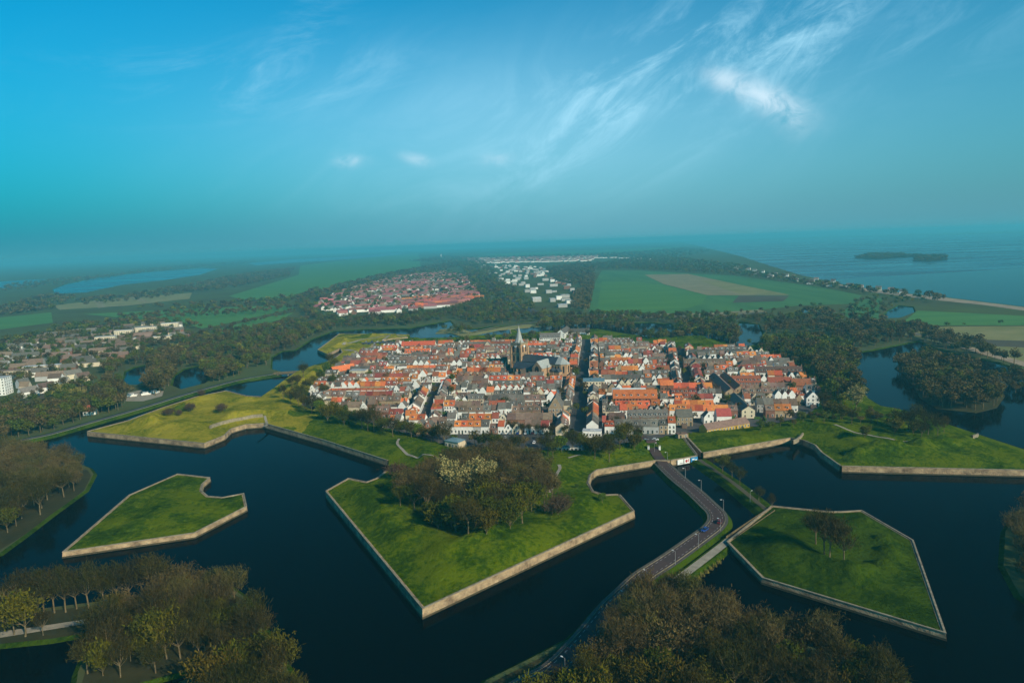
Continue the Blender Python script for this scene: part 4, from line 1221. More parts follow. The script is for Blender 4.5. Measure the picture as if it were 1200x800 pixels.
# --- great church
def church():
    x, y = P(637, 437, PZ)
    rot = R(-37); t = thing('church', 'great brick church with slate roofs and a tall spired tower', 'church', (x, y, PZ), rot)
    reserve(x, y, 74, 44, rot, 2)
    tall = [False]
    def P_(name, mb, m, par=t):
        if tall[0]: mb.v = [(-28.5 + (x_ + 26.6) * 1.32, y_ * 1.32, z_) for x_, y_, z_ in mb.v]
        else: mb.v = [(x_, y_, z_ * .76) for x_, y_, z_ in mb.v]
        return mb.build(name, m, par)
    b = MB(); b.prism([(-6, -.6), (6, -.6), (6, 15), (0, 22.3), (-6, 15)], 'x', -22, 18); P_('nave', b, M['church'])
    b = MB(); b.prism([(-6.5, 14.6), (0, 22.5), (6.5, 14.6), (6.5, 14.95), (0, 22.95), (-6.5, 14.95)][::-1], 'x', -22.2, 18); P_('nave_roof', b, M['darkslate'])
    # choir with a five-sided apse, roof paler
    ap = [(18, -6), (24, -6), (29, -2.6), (29, 2.6), (24, 6), (18, 6)]
    b = MB(); b.prism(ap, 'z', -.6, 15); P_('apse', b, M['church'])
    b = MB(); a2 = [(18, -6.5), (24.2, -6.5), (29.6, -2.8), (29.6, 2.8), (24.2, 6.5), (18, 6.5)]; tp = (22.5, 0, 22.9)
    q = [(p[0], p[1], 14.9) for p in a2]; rd = (18, 0, 22.9)
    b.poly([q[0], q[1], tp, rd]); b.poly([q[1], q[2], tp]); b.poly([q[2], q[3], tp]); b.poly([q[3], q[4], tp]); b.poly([q[4], q[5], rd, tp]); b.poly(q[::-1]); P_('apse_roof', b, M['lead'])
    # side aisle on the town side, with its own roof
    b = MB(); b.prism([(-17.5, -.6), (-6, -.6), (-6, 8.5), (-11.7, 15), (-17.5, 8.5)], 'x', -24, 2); P_('aisle', b, M['church'])
    b = MB(); b.prism([(-18, 8.2), (-11.7, 15.2), (-5.95, 8.6), (-5.95, 8.95), (-11.7, 15.6), (-18, 8.55)][::-1], 'x', -24.3, 2); P_('aisle_roof', b, M['darkslate'])
    b = MB(); b.box((10, 9.5, 4), (36, 7, 9.2)); P_('aisle', b, M['church'])
    b = MB(); b.prism([(6.02, 11.5), (13.5, 8.3), (13.5, 8.65), (6.02, 11.9)][::-1], 'x', -9, 29); P_('aisle_roof', b, M['darkslate'])
    # transept, big gable towards the houses
    b = MB(); b.prism([(2, -.6), (13, -.6), (13, 12), (7.5, 20), (2, 12)], 'y', -22, -5.9); P_('transept', b, M['church'])
    b = MB(); b.prism([(1.5, 11.5), (7.5, 20.2), (13.5, 11.5), (13.5, 11.9), (7.5, 20.7), (1.5, 11.9)][::-1], 'y', -21.8, -3); P_('transept_roof', b, M['lead'])
    b = MB(); b.prism([(2, -.6), (13, -.6), (13, 12), (7.5, 20), (2, 12)], 'y', 5.9, 17); P_('transept', b, M['church'])
    b = MB(); b.prism([(1.5, 11.5), (7.5, 20.2), (13.5, 11.5), (13.5, 11.9), (7.5, 20.7), (1.5, 11.9)][::-1], 'y', 3, 17.2); P_('transept_roof', b, M['lead'])
    def lancet(w, h): return [(-w / 2, 0), (w / 2, 0), (w / 2, h * .72), (w * .28, h * .9), (0, h), (-w * .28, h * .9), (-w / 2, h * .72)]
    b = MB(); b.prism([(7.5 + p[0], 3.5 + p[1]) for p in lancet(4.4, 11.5)], 'y', -22.06, -21.9); P_('gable_window', b, M['glass'])
    for i in range(5):
        b = MB(); b.prism([(-21.5 + i * 4.9 + p[0], 2.2 + p[1]) for p in lancet(1.8, 5.2)], 'y', -17.58, -17.4); P_('window', b, M['glass'])
        b = MB(); b.prism([(-19.1 + i * 4.9 - .4, -.6), (-19.1 + i * 4.9 + .4, -.6), (-19.1 + i * 4.9 + .4, 6), (-19.1 + i * 4.9 - .4, 7)], 'y', -18.6, -17.5); P_('buttress', b, M['church'])
    for i in range(7):
        b = MB(); b.prism([(-18 + i * 2.9 + p[0], 11 + p[1]) for p in lancet(1.3, 3.4)], 'y', -6.06, -5.9); P_('window', b, M['glass'])
    for s in (0, 1, 2):
        b = MB(); b.prism([(15 + s * 3.2 + p[0], 5 + p[1]) for p in lancet(1.5, 8)], 'y', -6.07, -5.9); P_('window', b, M['glass'])
    for ang, c in ((math.atan2(-3.4, 5), (26.5, -4.3)), (0, (29, 0))):
        b = MB(); b.box((c[0], c[1], 8.5), (.3, 1.6, 8.5), 0, ang - (0 if ang == 0 else 0)); P_('window', b, M['glass'])
    # chapels with little roofs by the choir
    for X, Y in ((17, -9.5), (23, -9)):
        b = MB(); b.box((X, Y, 3), (5.4, 6.0, 7.2)); P_('chapel', b, M['church'])
        b = MB(); b.prism([(X - 3, 6.5), (X, 10.5), (X + 3, 6.5)][::-1], 'y', Y - 3.2, Y + 3.2); P_('chapel_roof', b, M['darkslate'])
    b = MB(); b.tube([(14.2, -12.5, 0), (14.2, -12.5, 12)], [1.3, 1.2], 8); P_('stair_turret', b, M['church'])
    b = MB(); b.tube([(14.2, -12.5, 11.9), (14.2, -12.5, 15.5)], [1.5, .05], 8); P_('turret_roof', b, M['lead'])
    b = MB(); b.tube([(14, 0, 22), (14, 0, 25), (14, 0, 29)], [.9, .8, .05], 8); P_('ridge_turret', b, M['lead'])
    tall[0] = True
    # tower: brick shaft, paler on top storey, belfry openings, gallery, leaded spire
    b = MB(); b.box((-26.6, 0, 13.7), (9.2, 9.2, 28.6)); tb = P_('tower', b, M['church'])
    for sx in (-1, 1):
        for sy in (-1, 1):
            b = MB(); b.box((-26.6 + sx * 4.5, sy * 4.5, 12), (1.5, 1.5, 25)); P_('buttress', b, M['church'], tb)
    for z in (9, 18, 27.9):
        b = MB(); b.box((-26.6, 0, z), (9.7, 9.7, .5)); P_('string_course', b, M['stone'], tb)
    for z, h in ((10.5, 6.2), (19.5, 6.6)):
        for s in (-1, 1):
            for o in (-1.9, 1.9):
                b = MB(); b.prism([(-26.6 + o + p[0], z + p[1]) for p in lancet(1.5, h)], 'y', s * 4.66 - .06, s * 4.66 + .06); P_('belfry_opening', b, M['glass'], tb)
                b = MB(); b.prism([(o + p[0], z + p[1]) for p in lancet(1.5, h)], 'x', -26.6 + s * 4.66 - .06, -26.6 + s * 4.66 + .06); P_('belfry_opening', b, M['glass'], tb)
    for a, c in ((0, (-21.9, 0)), (1, (-26.6, -4.7))):
        b = MB(); b.prism([(math.cos(i * math.pi / 8) * 1.1, 26.4 - 1.0 + math.sin(i * math.pi / 8) * 1.1) if a == 0 else (-26.6 + math.cos(i * math.pi / 8) * 1.1, 25.4 + math.sin(i * math.pi / 8) * 1.1) for i in range(16)], 'x' if a == 0 else 'y', (c[0] if a == 0 else c[1]) - .08, (c[0] if a == 0 else c[1]) + .08); P_('clock_face', b, M['frame'], tb)
    b = MB()
    for s in (-1, 1): b.box((-26.6, s * 4.6, 28.7), (9.7, .3, 1.2)); b.box((-26.6 + s * 4.6, 0, 28.7), (.3, 8.9, 1.2))
    P_('parapet', b, M['stone'], tb)
    for sx in (-1, 1):
        for sy in (-1, 1):
            b = MB(); b.tube([(-26.6 + sx * 4.3, sy * 4.3, 28), (-26.6 + sx * 4.3, sy * 4.3, 30.5), (-26.6 + sx * 4.3, sy * 4.3, 32.5)], [.55, .5, .03], 6); P_('pinnacle', b, M['stone'], tb)
    b = MB(); b.tube([(-26.6, 0, 28.1), (-26.6, 0, 30.5), (-26.6, 0, 33.5), (-26.6, 0, 45.5)], [4.2, 3.0, 2.2, .06], 8); sp_ = P_('spire', b, M['lead'], tb)
    b = MB(); b.tube([(-26.6, 0, 45), (-26.6, 0, 47)], [.06, .05], 5); b.box((-26.6, 0, 46.6), (.8, .1, .4)); P_('weathercock', b, M['metal'], tb)


church()

# --- courtyard block with the orange roof
def courtyard():
    x, y = P(743, 473, PZ); t = thing('courtyard_building', 'orange-roofed courtyard block with a pale glazed roof over its court', 'building', (x, y, PZ), TROT)
    W, D = 33, 34; reserve(x, y, W, D, TROT, 2)
    b = wall_mb(W, 9, 8.5, 5, 'side', True); b.build('front_wing', [M['redbrick'], M['glass']], t).location = (0, -D / 2 + 4.5, 0)
    f = roof_mb(W, 9, 8.5, 5.5, 'side').build('front_roof', M['orange'], t); f.location = (0, -D / 2 + 4.5, 0)
    for i in range(6): link('dormer', dormer_mesh('orange'), f, (-13.5 + i * 5.4, -3.3, 10.6))
    for s in (-1, 1):
        b = wall_mb(6, D - 9, 9, 3, 'flat', True); b.build('side_wing', [M['redbrick'], M['glass']], t).location = (s * (W / 2 - 3), 4.5, 0)
        roof_mb(6, D - 9.4, 9, 3, 'flat').build('side_roof', M['orange' if s > 0 else 'flat'], t).location = (s * (W / 2 - 3), 4.7, 0)
    b = wall_mb(W - 12.1, 5, 9, 3, 'flat', False); b.build('back_wing', [M['white'], M['glass']], t).location = (0, D / 2 - 2.6, 0)
    b = MB(); b.box((0, 4.4, 7.4), (W - 12.2, D - 14.4, .5)); b.build('court_roof', M['flat'], t)
    for i in range(5):
        b = MB(); b.box((0, -1.5 + i * 3.6, 7.8), (W - 12.6, .25, .3)); b.build('glazing_bar', M['frame'], t)
courtyard()

def flat_hall(label, px, py, w, d, e, rel, wall, roof, name='building', step=2.3):
    x, y = P(px, py, PZ); rot = TROT + R(rel); t = thing(name, label, 'building', (x, y, PZ), rot); reserve(x, y, w, d, rot)
    wall_mb(w, d, e, 0, 'flat', True, step).build('wall', [M[wall], M['glass']], t)
    roof_mb(w, d, e, 0, 'flat').build('roof', [M[roof]], t)
    return t
flat_hall('blue-grey flat-roofed building beside the shaded main street', 696, 457, 18, 14, 9, 0, 'cream', 'teal')
flat_hall('white flat-roofed hall with tall openings behind the front trees', 694, 511, 12, 6, 4.2, -4, 'white', 'flat', step=1.9)
flat_hall('long low white wall-like pavilion with dark openings above the rampart grass', 666, 529, 17, 3, 3.2, -2, 'white', 'flat', step=2.4)
pv_ = building('small brick pavilion with a bluish zinc roof at the park edge', 534, 523, 11, 8, 4.4, 1.0, -28, 'hip', 'cream', 'teal', 'pavilion', 'pavilion', 0, 0)
building('brick terrace with grey dormered roof behind the round pond', 759, 497.5, 27, 9, 6.4, 4.2, 3, 'side', 'tanbrick', 'slate', 'terrace', 'terrace', 1, 2)
building('short brick terrace with grey roof right of the round bright tree', 801, 497, 11, 9, 6.4, 4.2, 3, 'side', 'tanbrick', 'slate', 'terrace', 'terrace', 0, 2)
building('long low ochre-yellow shed with brown roof along the rampart', 849, 503.5, 35, 8, 3.4, 3.0, 30, 'side', 'yellow', 'browntile', 'shed', 'shed', 0, 0)
building('long dark-roofed terrace running away from the rampart, left one of two parallel', 846, 457, 66, 8.5, 5.6, 3.0, 92, 'side', 'tanbrick', 'browntile', 'terrace', 'terrace', 0, 2, detail=False)
building('long dark-roofed terrace running away from the rampart, right one of two parallel', 858, 455, 58, 8.5, 5.6, 3.0, 92, 'side', 'tanbrick', 'redtile', 'terrace', 'terrace', 0, 2, detail=False)
building('dark slate terrace end-on above the ochre-yellow shed', 868, 481, 44, 9, 5.6, 3.1, 92, 'side', 'cream', 'slate', 'terrace', 'terrace', 0, 2, detail=False)
building('long mansard terrace with white dormers at the wood edge', 838, 420, 54, 10, 6, 3.7, 0, 'mansard', 'cream', 'slate', 'terrace', 'terrace', 1, 2, detail=False)
building('shorter mansard terrace with dormers in front of the long mansard terrace', 825, 431, 40, 10, 5.6, 3.7, 0, 'mansard', 'redbrick', 'browntile', 'terrace', 'terrace', 1, 2, detail=False)
building('white hip-roofed villa right of the mansard terraces', 876, 434, 18, 11, 6.2, 4, 0, 'hip', 'white', 'browntile', 'villa', 'villa', 0, 1)
building('low grey-roofed terrace with a row of white dormers by the right wood', 912, 441, 40, 9, 4.6, 4.6, -3, 'side', 'white', 'browntile', 'terrace', 'terrace', 1, 2, detail=False)
building('red-roofed brick terrace between villa and dark terraces', 874, 454, 23, 9, 5.6, 4.6, -2, 'side', 'redbrick', 'redtile', 'terrace', 'terrace', 1, 2)
building('bright red-roofed terrace near the right wood', 913, 455, 19, 9, 5, 4.6, -3, 'side', 'redbrick', 'redtile', 'terrace', 'terrace', 0, 2)
building('red-roofed terrace end house row touching the right wood', 938, 457, 15, 9, 5, 4.6, -3, 'side', 'redbrick', 'redtile', 'terrace', 'terrace', 0, 2)
building('white gabled house at the right end of town under the wood', 951, 474, 9, 9, 5.8, 4.2, -5, 'front', 'white', 'browntile', 'house', 'house', 0, 1)
building('white house with red roof just behind the ochre-yellow shed', 847, 494.5, 10, 8, 5.5, 4.2, 4, 'side', 'white', 'redtile', 'house', 'house', 0, 1)
building('small white gabled house left of the red-roofed white house', 829, 495, 6.5, 8, 4.6, 3.2, 4, 'front', 'white', 'slate', 'house', 'house', 0, 1)
building('long orange-roofed barracks at the back of the town', 491, 410, 42, 10, 6.5, 4.5, 4, 'side', 'cream', 'orange', 'barracks', 'barracks', 0, 2, detail=False)
building('second orange-roofed row in front of the long barracks', 490, 417, 30, 8, 4.5, 4, 3, 'side', 'white', 'orange', 'barracks', 'barracks', 1, 2, detail=False)
building('orange-roofed barn set askew at the left edge of town', 402, 438, 26, 9, 4.5, 4.5, 52, 'side', 'redbrick', 'orange', 'barn', 'barn', 0, 0, detail=False)
building('large grey-roofed white block at the back right of the church', 645, 403, 26, 12, 9, 5, 0, 'side', 'white', 'slate', 'apartment_building', 'apartments', 1, 2, detail=False)
building('grey-roofed white wing running back from the large white block', 661, 396, 40, 11, 9, 4.6, 80, 'side', 'white', 'slate', 'apartment_building', 'apartments', 0, 2, detail=False)
building('low white-walled row behind the main street end', 679, 394.5, 27, 9, 7, 4.2, 0, 'side', 'white', 'slate', 'apartment_building', 'apartments', 0, 2, detail=False)
building('tall grey stone gabled hall left of the main street mouth', 652, 488, 10, 20, 8.5, 7.5, 0, 'front', 'tanbrick', 'slate', 'town_hall', 'town hall', 0, 1)
building('cream flat-topped school left of the orange-roofed pair', 421, 442, 16, 10, 7.5, 0, 0, 'flat', 'cream', 'flat', 'building', 'building', 0, 0)
# gate house at the head of the lock channel, gate pillars
building('little brick gatehouse at the head of the lock channel', 799, 513, 7, 4, 3.0, .6, 20, 'flat', 'tanbrick', 'browntile', 'gatehouse', 'gatehouse', 0, 0)
for px_, lab in ((760, 'left'), (773, 'right')):
    x, y = P(px_, 527, 5); z = zf(x, y) - .2
    t = thing('gate_pillar', lab + ' white pillar where the causeway road enters the rampart', 'pillar', (x, y, z), TROT)
    b = MB(); b.box((0, 0, 1.2), (1.1, 1.1, 2.6)); b.build('shaft', M['white'], t)
    b = MB(); b.box((0, 0, 2.62), (1.4, 1.4, .24)); b.build('cap', M['stone'], t)

# --- streets that cut through
STREETS = [(P(676, 512, 3), P(688, 394, 3), 5.2), (P(495, 496, 3), P(513, 452, 3), 3.6), (P(795, 404, 3), P(808, 458, 3), 4.4)]
SNAME = ['main street', 'the left street', 'the right street']
for (a, b, hw) in STREETS:
    c = ((a[0] + b[0]) / 2, (a[1] + b[1]) / 2)
    ribbon('street', [a, b], hw * 2, PZ + .004, M['asphalt'])

PICK_ROOF = {'l': ('orange', 'slate', 'browntile', 'redtile', 28, 38, 22, 12), 'r': ('orange', 'slate', 'browntile', 'redtile', 22, 34, 27, 17)}
def pick_roof(x, y):
    a, _ = to_ab((x, y)); q = PICK_ROOF['r' if a > 70 else 'l']; return random.choices(q[:4], q[4:])[0]
def pick_wall(): return random.choices(('white', 'cream', 'redbrick', 'tanbrick', 'greywall'), (56, 18, 10, 11, 5))[0]

HOUSES = []
def try_house(x, y, rot, h, where, key):
    if not inside([(x, y)], town)[0] or dist(np.array([(x, y)]), town)[0] < 6: return False
    if blocked(x, y, h['w'], h['d'], rot): return False
    HOUSES.append((x, y, rot, h, where, key)); return True


def run_of_houses(start, dirv, length, rot, street_w, where, keyf):
    """Terraces of like houses, broken by odd ones, along a line."""
    t = 0.0
    while t < length:
        n = random.choice((1, 1, 1, 1, 2, 2, 3, 5)); x0 = start[0] + dirv[0] * t; y0 = start[1] + dirv[1] * t
        roof, wall = pick_roof(x0, y0), pick_wall(); k = random.choices(('side', 'front', 'mansard', 'flat'), (62, 28 if n < 3 else 5, 4, 6))[0]
        e = random.choice((3.2, 4.6, 5.4, 5.4, 6.2, 7.6)) if n < 3 else 5.4
        r = U(2.6, 3.6); dm = random.random() < .5; ww = U(4.6, 6.6)
        for _ in range(n):
            w_ = ww if n > 2 else U(3.9, 6.8); d_ = U(7, 9) if n < 3 else 8
            c = t + w_ / 2; x = start[0] + dirv[0] * c; y = start[1] + dirv[1] * c
            if n < 3 and random.random() < .5: wall = pick_wall()
            try_house(x, y, rot, dict(w=w_ - .06, d=d_, e=e, r=r if k != 'front' else w_ * .55, k=k, roof=roof, wall=wall, ch=random.choice((0, 1, 1, 2)), dm=dm), where, keyf)
            t += w_
        if random.random() < .10: t += U(2, 6)


# houses lining the three streets
for si, (a, b, hw) in enumerate(STREETS):
    a, b = Vector(a), Vector(b); d = (b - a).normalized(); n = Vector((d.y, -d.x)); ln = (b - a).length
    for s in (-1, 1):
        st = a + n * s * (hw + 4.9) + d * 4
        rot = math.atan2(d.y, d.x) + (0 if s < 0 else math.pi)   # front (local -y) faces the street
        run_of_houses(st if s < 0 else st, d, ln - 8, rot, 0, ('street', si, s), 0)
    RESERVED.append((*((a + b) / 2), ln / 2, hw + 9.2, math.atan2(d.y, d.x)))
# cross rows
bb, row = 2.0, 0
while bb < 500:
    row += 1; bl = bb + random.uniform(-1.2, 1.2)
    p = tw(-330, bl); run_of_houses(p, VA, 660, TROT + R(U(-1.5, 1.5)), 0, ('row', row), 0)
    bb += 16.5 + (6 if row % 2 == 0 else 0) - (2 if bb > 200 else 0)
# numbering for the labels
HOUSES.sort(key=lambda q: q[0] ** 2 + q[1] ** 2)
near = HOUSES[:300]
byrow = {}
for q in near: byrow.setdefault(q[4], []).append(q)
KIND = {'side': '', 'front': 'gable-fronted ', 'mansard': 'mansard ', 'flat': 'flat-topped '}
for key, lst in byrow.items():
    cnt = {-1: 0, 1: 0}
    lst.sort(key=lambda q: abs(to_ab(q[:2])[0]) if key[0] == 'row' else to_ab(q[:2])[1])
    for x, y, rot, h, where, _ in lst:
        look = '%s house with %s roof' % ((KIND[h['k']] + WALLS[h['wall']]) , ROOFS[h['roof']])
        if key[0] == 'row':
            s = 1 if to_ab((x, y))[0] > 0 else -1; cnt[s] += 1
            lab = '%s, %s %s of main street in row %d' % (look, ordw(cnt[s]), 'right' if s > 0 else 'left', key[1])
        else:
            cnt[1] += 1; lab = '%s, %s up the %s side of %s' % (look, ordw(cnt[1]), 'left' if key[2] < 0 else 'right', SNAME[key[1]])
        t = thing('house', lab, 'house', (x, y, PZ), rot, 'houses of the old town')
        house_parts(t, h, math.hypot(x, y) < 520)
# the farther houses: one object
TM = ['white', 'cream', 'redbrick', 'tanbrick', 'greywall', 'glass', 'orange', 'redtile', 'browntile', 'slate', 'frame']
tb = MB()
def add_mb(dst, mb, x, y, z, rot, remap):
    n = len(dst.v); c, s = math.cos(rot), math.sin(rot)
    dst.v += [(p[0] * c - p[1] * s + x, p[0] * s + p[1] * c + y, p[2] + z) for p in mb.v]
    dst.f += [tuple(i + n for i in f) for f in mb.f]; dst.m += [remap[m] for m in mb.m]
for x, y, rot, h, where, _ in HOUSES[300:]:
    wi, ri = TM.index(h['wall']), TM.index(h['roof'])
    add_mb(tb, wall_mb(h['w'], h['d'], h['e'], h['r'], h['k'], True), x, y, PZ, rot, [wi, 5])
    add_mb(tb, roof_mb(h['w'], h['d'], h['e'], h['r'], h['k']), x, y, PZ, rot, [ri])
    if h['ch']:
        q = MB(); q.box((h['w'] / 2 - .5, .2, h['e'] + (h['r'] if h['k'] in ('side', 'front') else 3) + .2), (.8, .7, 2)); add_mb(tb, q, x, y, PZ, rot, [2])
    if h['dm'] and h['k'] == 'side':
        q = MB(); q.box((0, -h['d'] / 2 + 1.9, h['e'] + 1.7), (1.8, 1.8, 1.4), 0); q.box((0, -h['d'] / 2 + .98, h['e'] + 1.7), (1.3, .06, .9), 1); add_mb(tb, q, x, y, PZ, rot, [10, 5])
tag(tb.build('town_houses', [M[k] for k in TM]), 'mass of farther orange and grey roofed houses in the old town', 'houses', None, 'stuff')
print('houses', len(HOUSES), 'farthest single', math.hypot(*HOUSES[299][:2]))
# back gardens: hedges, sheds and walls between the rows read as one mass
gb_ = MB()
for _ in range(1500):
    x, y = tw(U(-320, 300), U(0, 490))
    if not inside([(x, y)], town)[0]: continue
    if any(abs(q[0] - x) + abs(q[1] - y) < 6 for q in HOUSES[:700]): continue
    k = random.random(); a = TROT + random.choice((0, math.pi / 2)); n0 = len(gb_.v)
    if blocked(x, y, 3, 3, a): continue
    if k < .5: gb_.box((x, y, PZ + .9), (U(3, 8), .9, 1.9), 0, a)
    elif k < .8: gb_.box((x, y, PZ + 1.2), (U(2.5, 4), U(2, 3.5), 2.5), 1, a)
    else: gb_.box((x, y, PZ + .9), (U(4, 9), .25, 1.9), 2, a)
tag(gb_.build('garden_growth', [M['hedge'], M['browntile'], M['white']]), 'hedges, sheds and walls filling the gardens between the rows', 'gardens', None, 'stuff')

# ------------------------------------------------------------------ cars, lamps, banners, pond
def car_meshes():
    b = MB()
    prof = [(-2.1, .35), (2.1, .35), (2.15, .75), (1.35, .92), (-1.85, 1.0), (-2.15, .8)]
    b.prism(prof, 'y', -.86, .86); body = b
    c = MB(); v0 = [(-1.75, -.8, .95), (1.1, -.8, .92), (1.1, .8, .92), (-1.75, .8, .95)]; v1 = [(-1.3, -.62, 1.45), (.35, -.62, 1.45), (.35, .62, 1.45), (-1.3, .62, 1.45)]
    c.poly(v1); [c.poly([v0[i], v0[(i + 1) % 4], v1[(i + 1) % 4], v1[i]]) for i in range(4)]
    r = MB(); r.box((-.48, 0, 1.48), (1.6, 1.2, .06))
    w_ = MB(); w_.prism([(math.cos(i * .5236) * .33, .33 + math.sin(i * .5236) * .33) for i in range(12)], 'y', -.12, .12)
    l_ = MB(); l_.box((0, 0, 0), (.06, .35, .16))
    return body, c, r, w_, l_
CB, CC, CRF, CW, CL_ = car_meshes()
CWM, CCM, CLM = CW.mesh('wheel', M['rubber']), CC.mesh('cabin_glass', M['glass']), CL_.mesh('headlight', M['frame'])
CBM = {k: (CB.mesh('body', M[k]), CRF.mesh('roof', M[k])) for k in ('carblue', 'carred', 'carwhite', 'carblack', 'cargrey')}
def car(label, x, y, z, rot, m, group=None):
    t = thing('car', label, 'car', (x, y, z), rot, group)
    link('body', CBM[m][0], t); link('roof', CBM[m][1], t); link('cabin_glass', CCM, t)
    for sx in (-1.3, 1.35):
        for sy in (-.8, .8): link('wheel', CWM, t, (sx, sy, 0))
    for sy in (-.6, .6): link('headlight', CLM, t, (2.13, sy, .65))
    return t
def road_at(px, py):
    p = np.array(P(px, py, RZ)); i = int(np.argmin([math.dist(p, q) for q in road])); a, b = road[max(i - 1, 0)], road[min(i + 1, len(road) - 1)]
    return road[i], math.atan2(b[1] - a[1], b[0] - a[0])
for px_, py_, m, lab, off in ((828, 622, 'carblue', 'blue car driving on the causeway just below its bend', -1.3), (839, 611, 'carred', 'dark red car rounding the bend of the causeway', 1.3)):
    p, a = road_at(px_, py_); car(lab, p[0] - math.sin(a) * off, p[1] + math.cos(a) * off, RZ + .01, a if off < 0 else a + math.pi, m)
CN = {'carwhite': 'white', 'carblack': 'black', 'cargrey': 'silver', 'carred': 'dark red', 'carblue': 'blue'}
k = 0
for rowi, (y0, xs) in enumerate(((519, (583, 600, 626, 640, 655)), (513.5, (592, 600, 609, 617, 628, 636, 645, 653, 662)), (508, (590, 598, 607, 616, 624, 633, 641, 650, 658, 667)), (503.5, (597, 606, 615, 625, 634, 643, 652)))):
    for i, x in enumerate(xs):
        m = random.choice(('carwhite', 'carblack', 'carblack', 'cargrey', 'cargrey', 'carred', 'carblue')) if (x, y0) != (626, 519) else 'carwhite'
        p = P(x, y0, PZ); car('%s car parked %s from the left in the %s row of the car park' % (CN[m], ordw(i + 1), ordw(rowi + 1)), p[0], p[1], PZ + .01, TROT + math.pi / 2 + U(-.06, .06), m, 'cars in the car park before the houses')
for i, (x, y0) in enumerate(((768, 517), (757, 517), (748, 512))):
    p = P(x, y0, PZ); m = ('carwhite', 'cargrey', 'carblack')[i]; car(CN[m] + ' car standing by the gate at the head of the causeway', p[0], p[1], zroad(p) + .1, TROT + .4 * i, m)
sheet('car_park', PP([(570, 523), (572, 503), (600, 501), (672, 502), (676, 512), (700, 521), (690, 523)], PZ), PZ + .004, M['asphalt'])


path_on([(424, 402), (440, 401), (456, 402), (472, 406)], 17, M['pave'], zf, 'car_park', .3)
path_on([(402, 404), (425, 398), (450, 394), (476, 393.5)], 4, M['gravel'], zf)
path_on([(472, 406), (452, 410), (425, 412), (404, 408)], 4, M['gravel'], zf)
path_on([(456, 402), (450, 398), (456, 394), (464, 392.5)], 4, M['gravel'], zf)
for i in range(14):
    p = P(426 + i * 3.3, 400.6 if i % 2 else 403.4, 5.5); m = random.choice(('carwhite', 'carblack', 'carblack', 'cargrey', 'carred', 'carblue'))
    car('%s car, %s from the left in the car park on the far bastion' % (CN[m], ordw(i + 1)), p[0], p[1], zf(*p) + .35, U(1.2, 1.8), m, 'cars parked on the far bastion')
t_ = P(455, 395.5, 5)
flank = [P(x_, y_, 5.5) for x_, y_ in ((448, 399.5), (460, 398), (470, 397.2), (478, 396.4))]
wl = thing('retaining_wall', 'pale curved retaining wall in the grass of the far bastion', 'wall', (flank[0][0], flank[0][1], zf(*flank[0])))
b_ = MB()
for q0, q1 in zip(flank[:-1], flank[1:]):
    ln_ = math.dist(q0, q1); b_.box(((q0[0] + q1[0]) / 2 - flank[0][0], (q0[1] + q1[1]) / 2 - flank[0][1], 1.0), (ln_, 1.2, 3.4), 0, math.atan2(q1[1] - q0[1], q1[0] - q0[0]))
b_.build('brick_face', M['brick'], wl)
def wall_on(label, px, h):
    pts_ = smooth_line([P(x_, y_, 5.5) for x_, y_ in px], 5); w0 = thing('retaining_wall', label, 'wall', (pts_[0][0], pts_[0][1], 0)); b_ = MB(); l_, r_ = strip(pts_, .9)
    for i in range(len(pts_) - 1):
        z0, z1 = zf(*pts_[i]), zf(*pts_[i + 1])
        A_ = [(l_[i][0], l_[i][1], z0), (r_[i][0], r_[i][1], z0), (r_[i + 1][0], r_[i + 1][1], z1), (l_[i + 1][0], l_[i + 1][1], z1)]
        A_ = [(a[0] - pts_[0][0], a[1] - pts_[0][1], a[2]) for a in A_]; B_ = [(a[0], a[1], a[2] + h) for a in A_]; C_ = [(a[0], a[1], a[2] - 1) for a in A_]
        b_.poly(B_); b_.poly([C_[1], C_[2], B_[2], B_[1]]); b_.poly([C_[3], C_[0], B_[0], B_[3]])
    b_.build('brick_face', M['stone'], w0)
wall_on('pale curved inner wall on the grass of the long-grassed corner bastion', [(246, 502), (258, 497), (275, 492.5), (292, 489.5), (308, 488)], 2.2)
wall_on('pale stone wall stub above the flank left of the right-hand bastion', [(929, 517), (935, 512), (941, 507)], 1.6)
wall_on('low pale wall of the bunker court on the right-hand bastion', [(1139, 516), (1144, 511), (1146, 507)], 1.8)


def lamp(label, x, y, z, a, h=5.4):
    t = thing('street_lamp', label, 'street lamp', (x, y, z), a, 'street lamps')
    b = MB(); b.tube([(0, 0, -.2), (0, 0, h * .5), (0, 0, h)], [.13, .10, .08], 6); b.build('pole', M['metal'], t)
    b = MB(); b.tube([(0, 0, h - .05), (.5, 0, h + .12), (1.0, 0, h + .15)], [.06, .05, .05], 5); b.build('arm', M['metal'], t)
    b = MB(); b.box((1.2, 0, h + .14), (.75, .3, .16)); b.build('lamp_head', M['frame'], t)
lps = ((662.6, 791, 'lamp post low on the causeway among the trees'), (731, 711, 'lamp post at the causeway foot by the water'), (758, 684, 'lamp post on the lower straight of the causeway, nearest the wood'), (789, 660, 'lamp post midway on the lower straight of the causeway'),
       (818, 639, 'lamp post on the lower straight just under the bend'), (842.5, 621, 'lamp post on the outer edge of the causeway bend'), (841, 598, 'lamp post on the inner edge above the causeway bend'), (818, 576, 'lamp post midway on the upper straight of the causeway'),
       (799, 560, 'lamp post on the upper straight by the banners'), (781, 541, 'lamp post at the gate end of the causeway'))
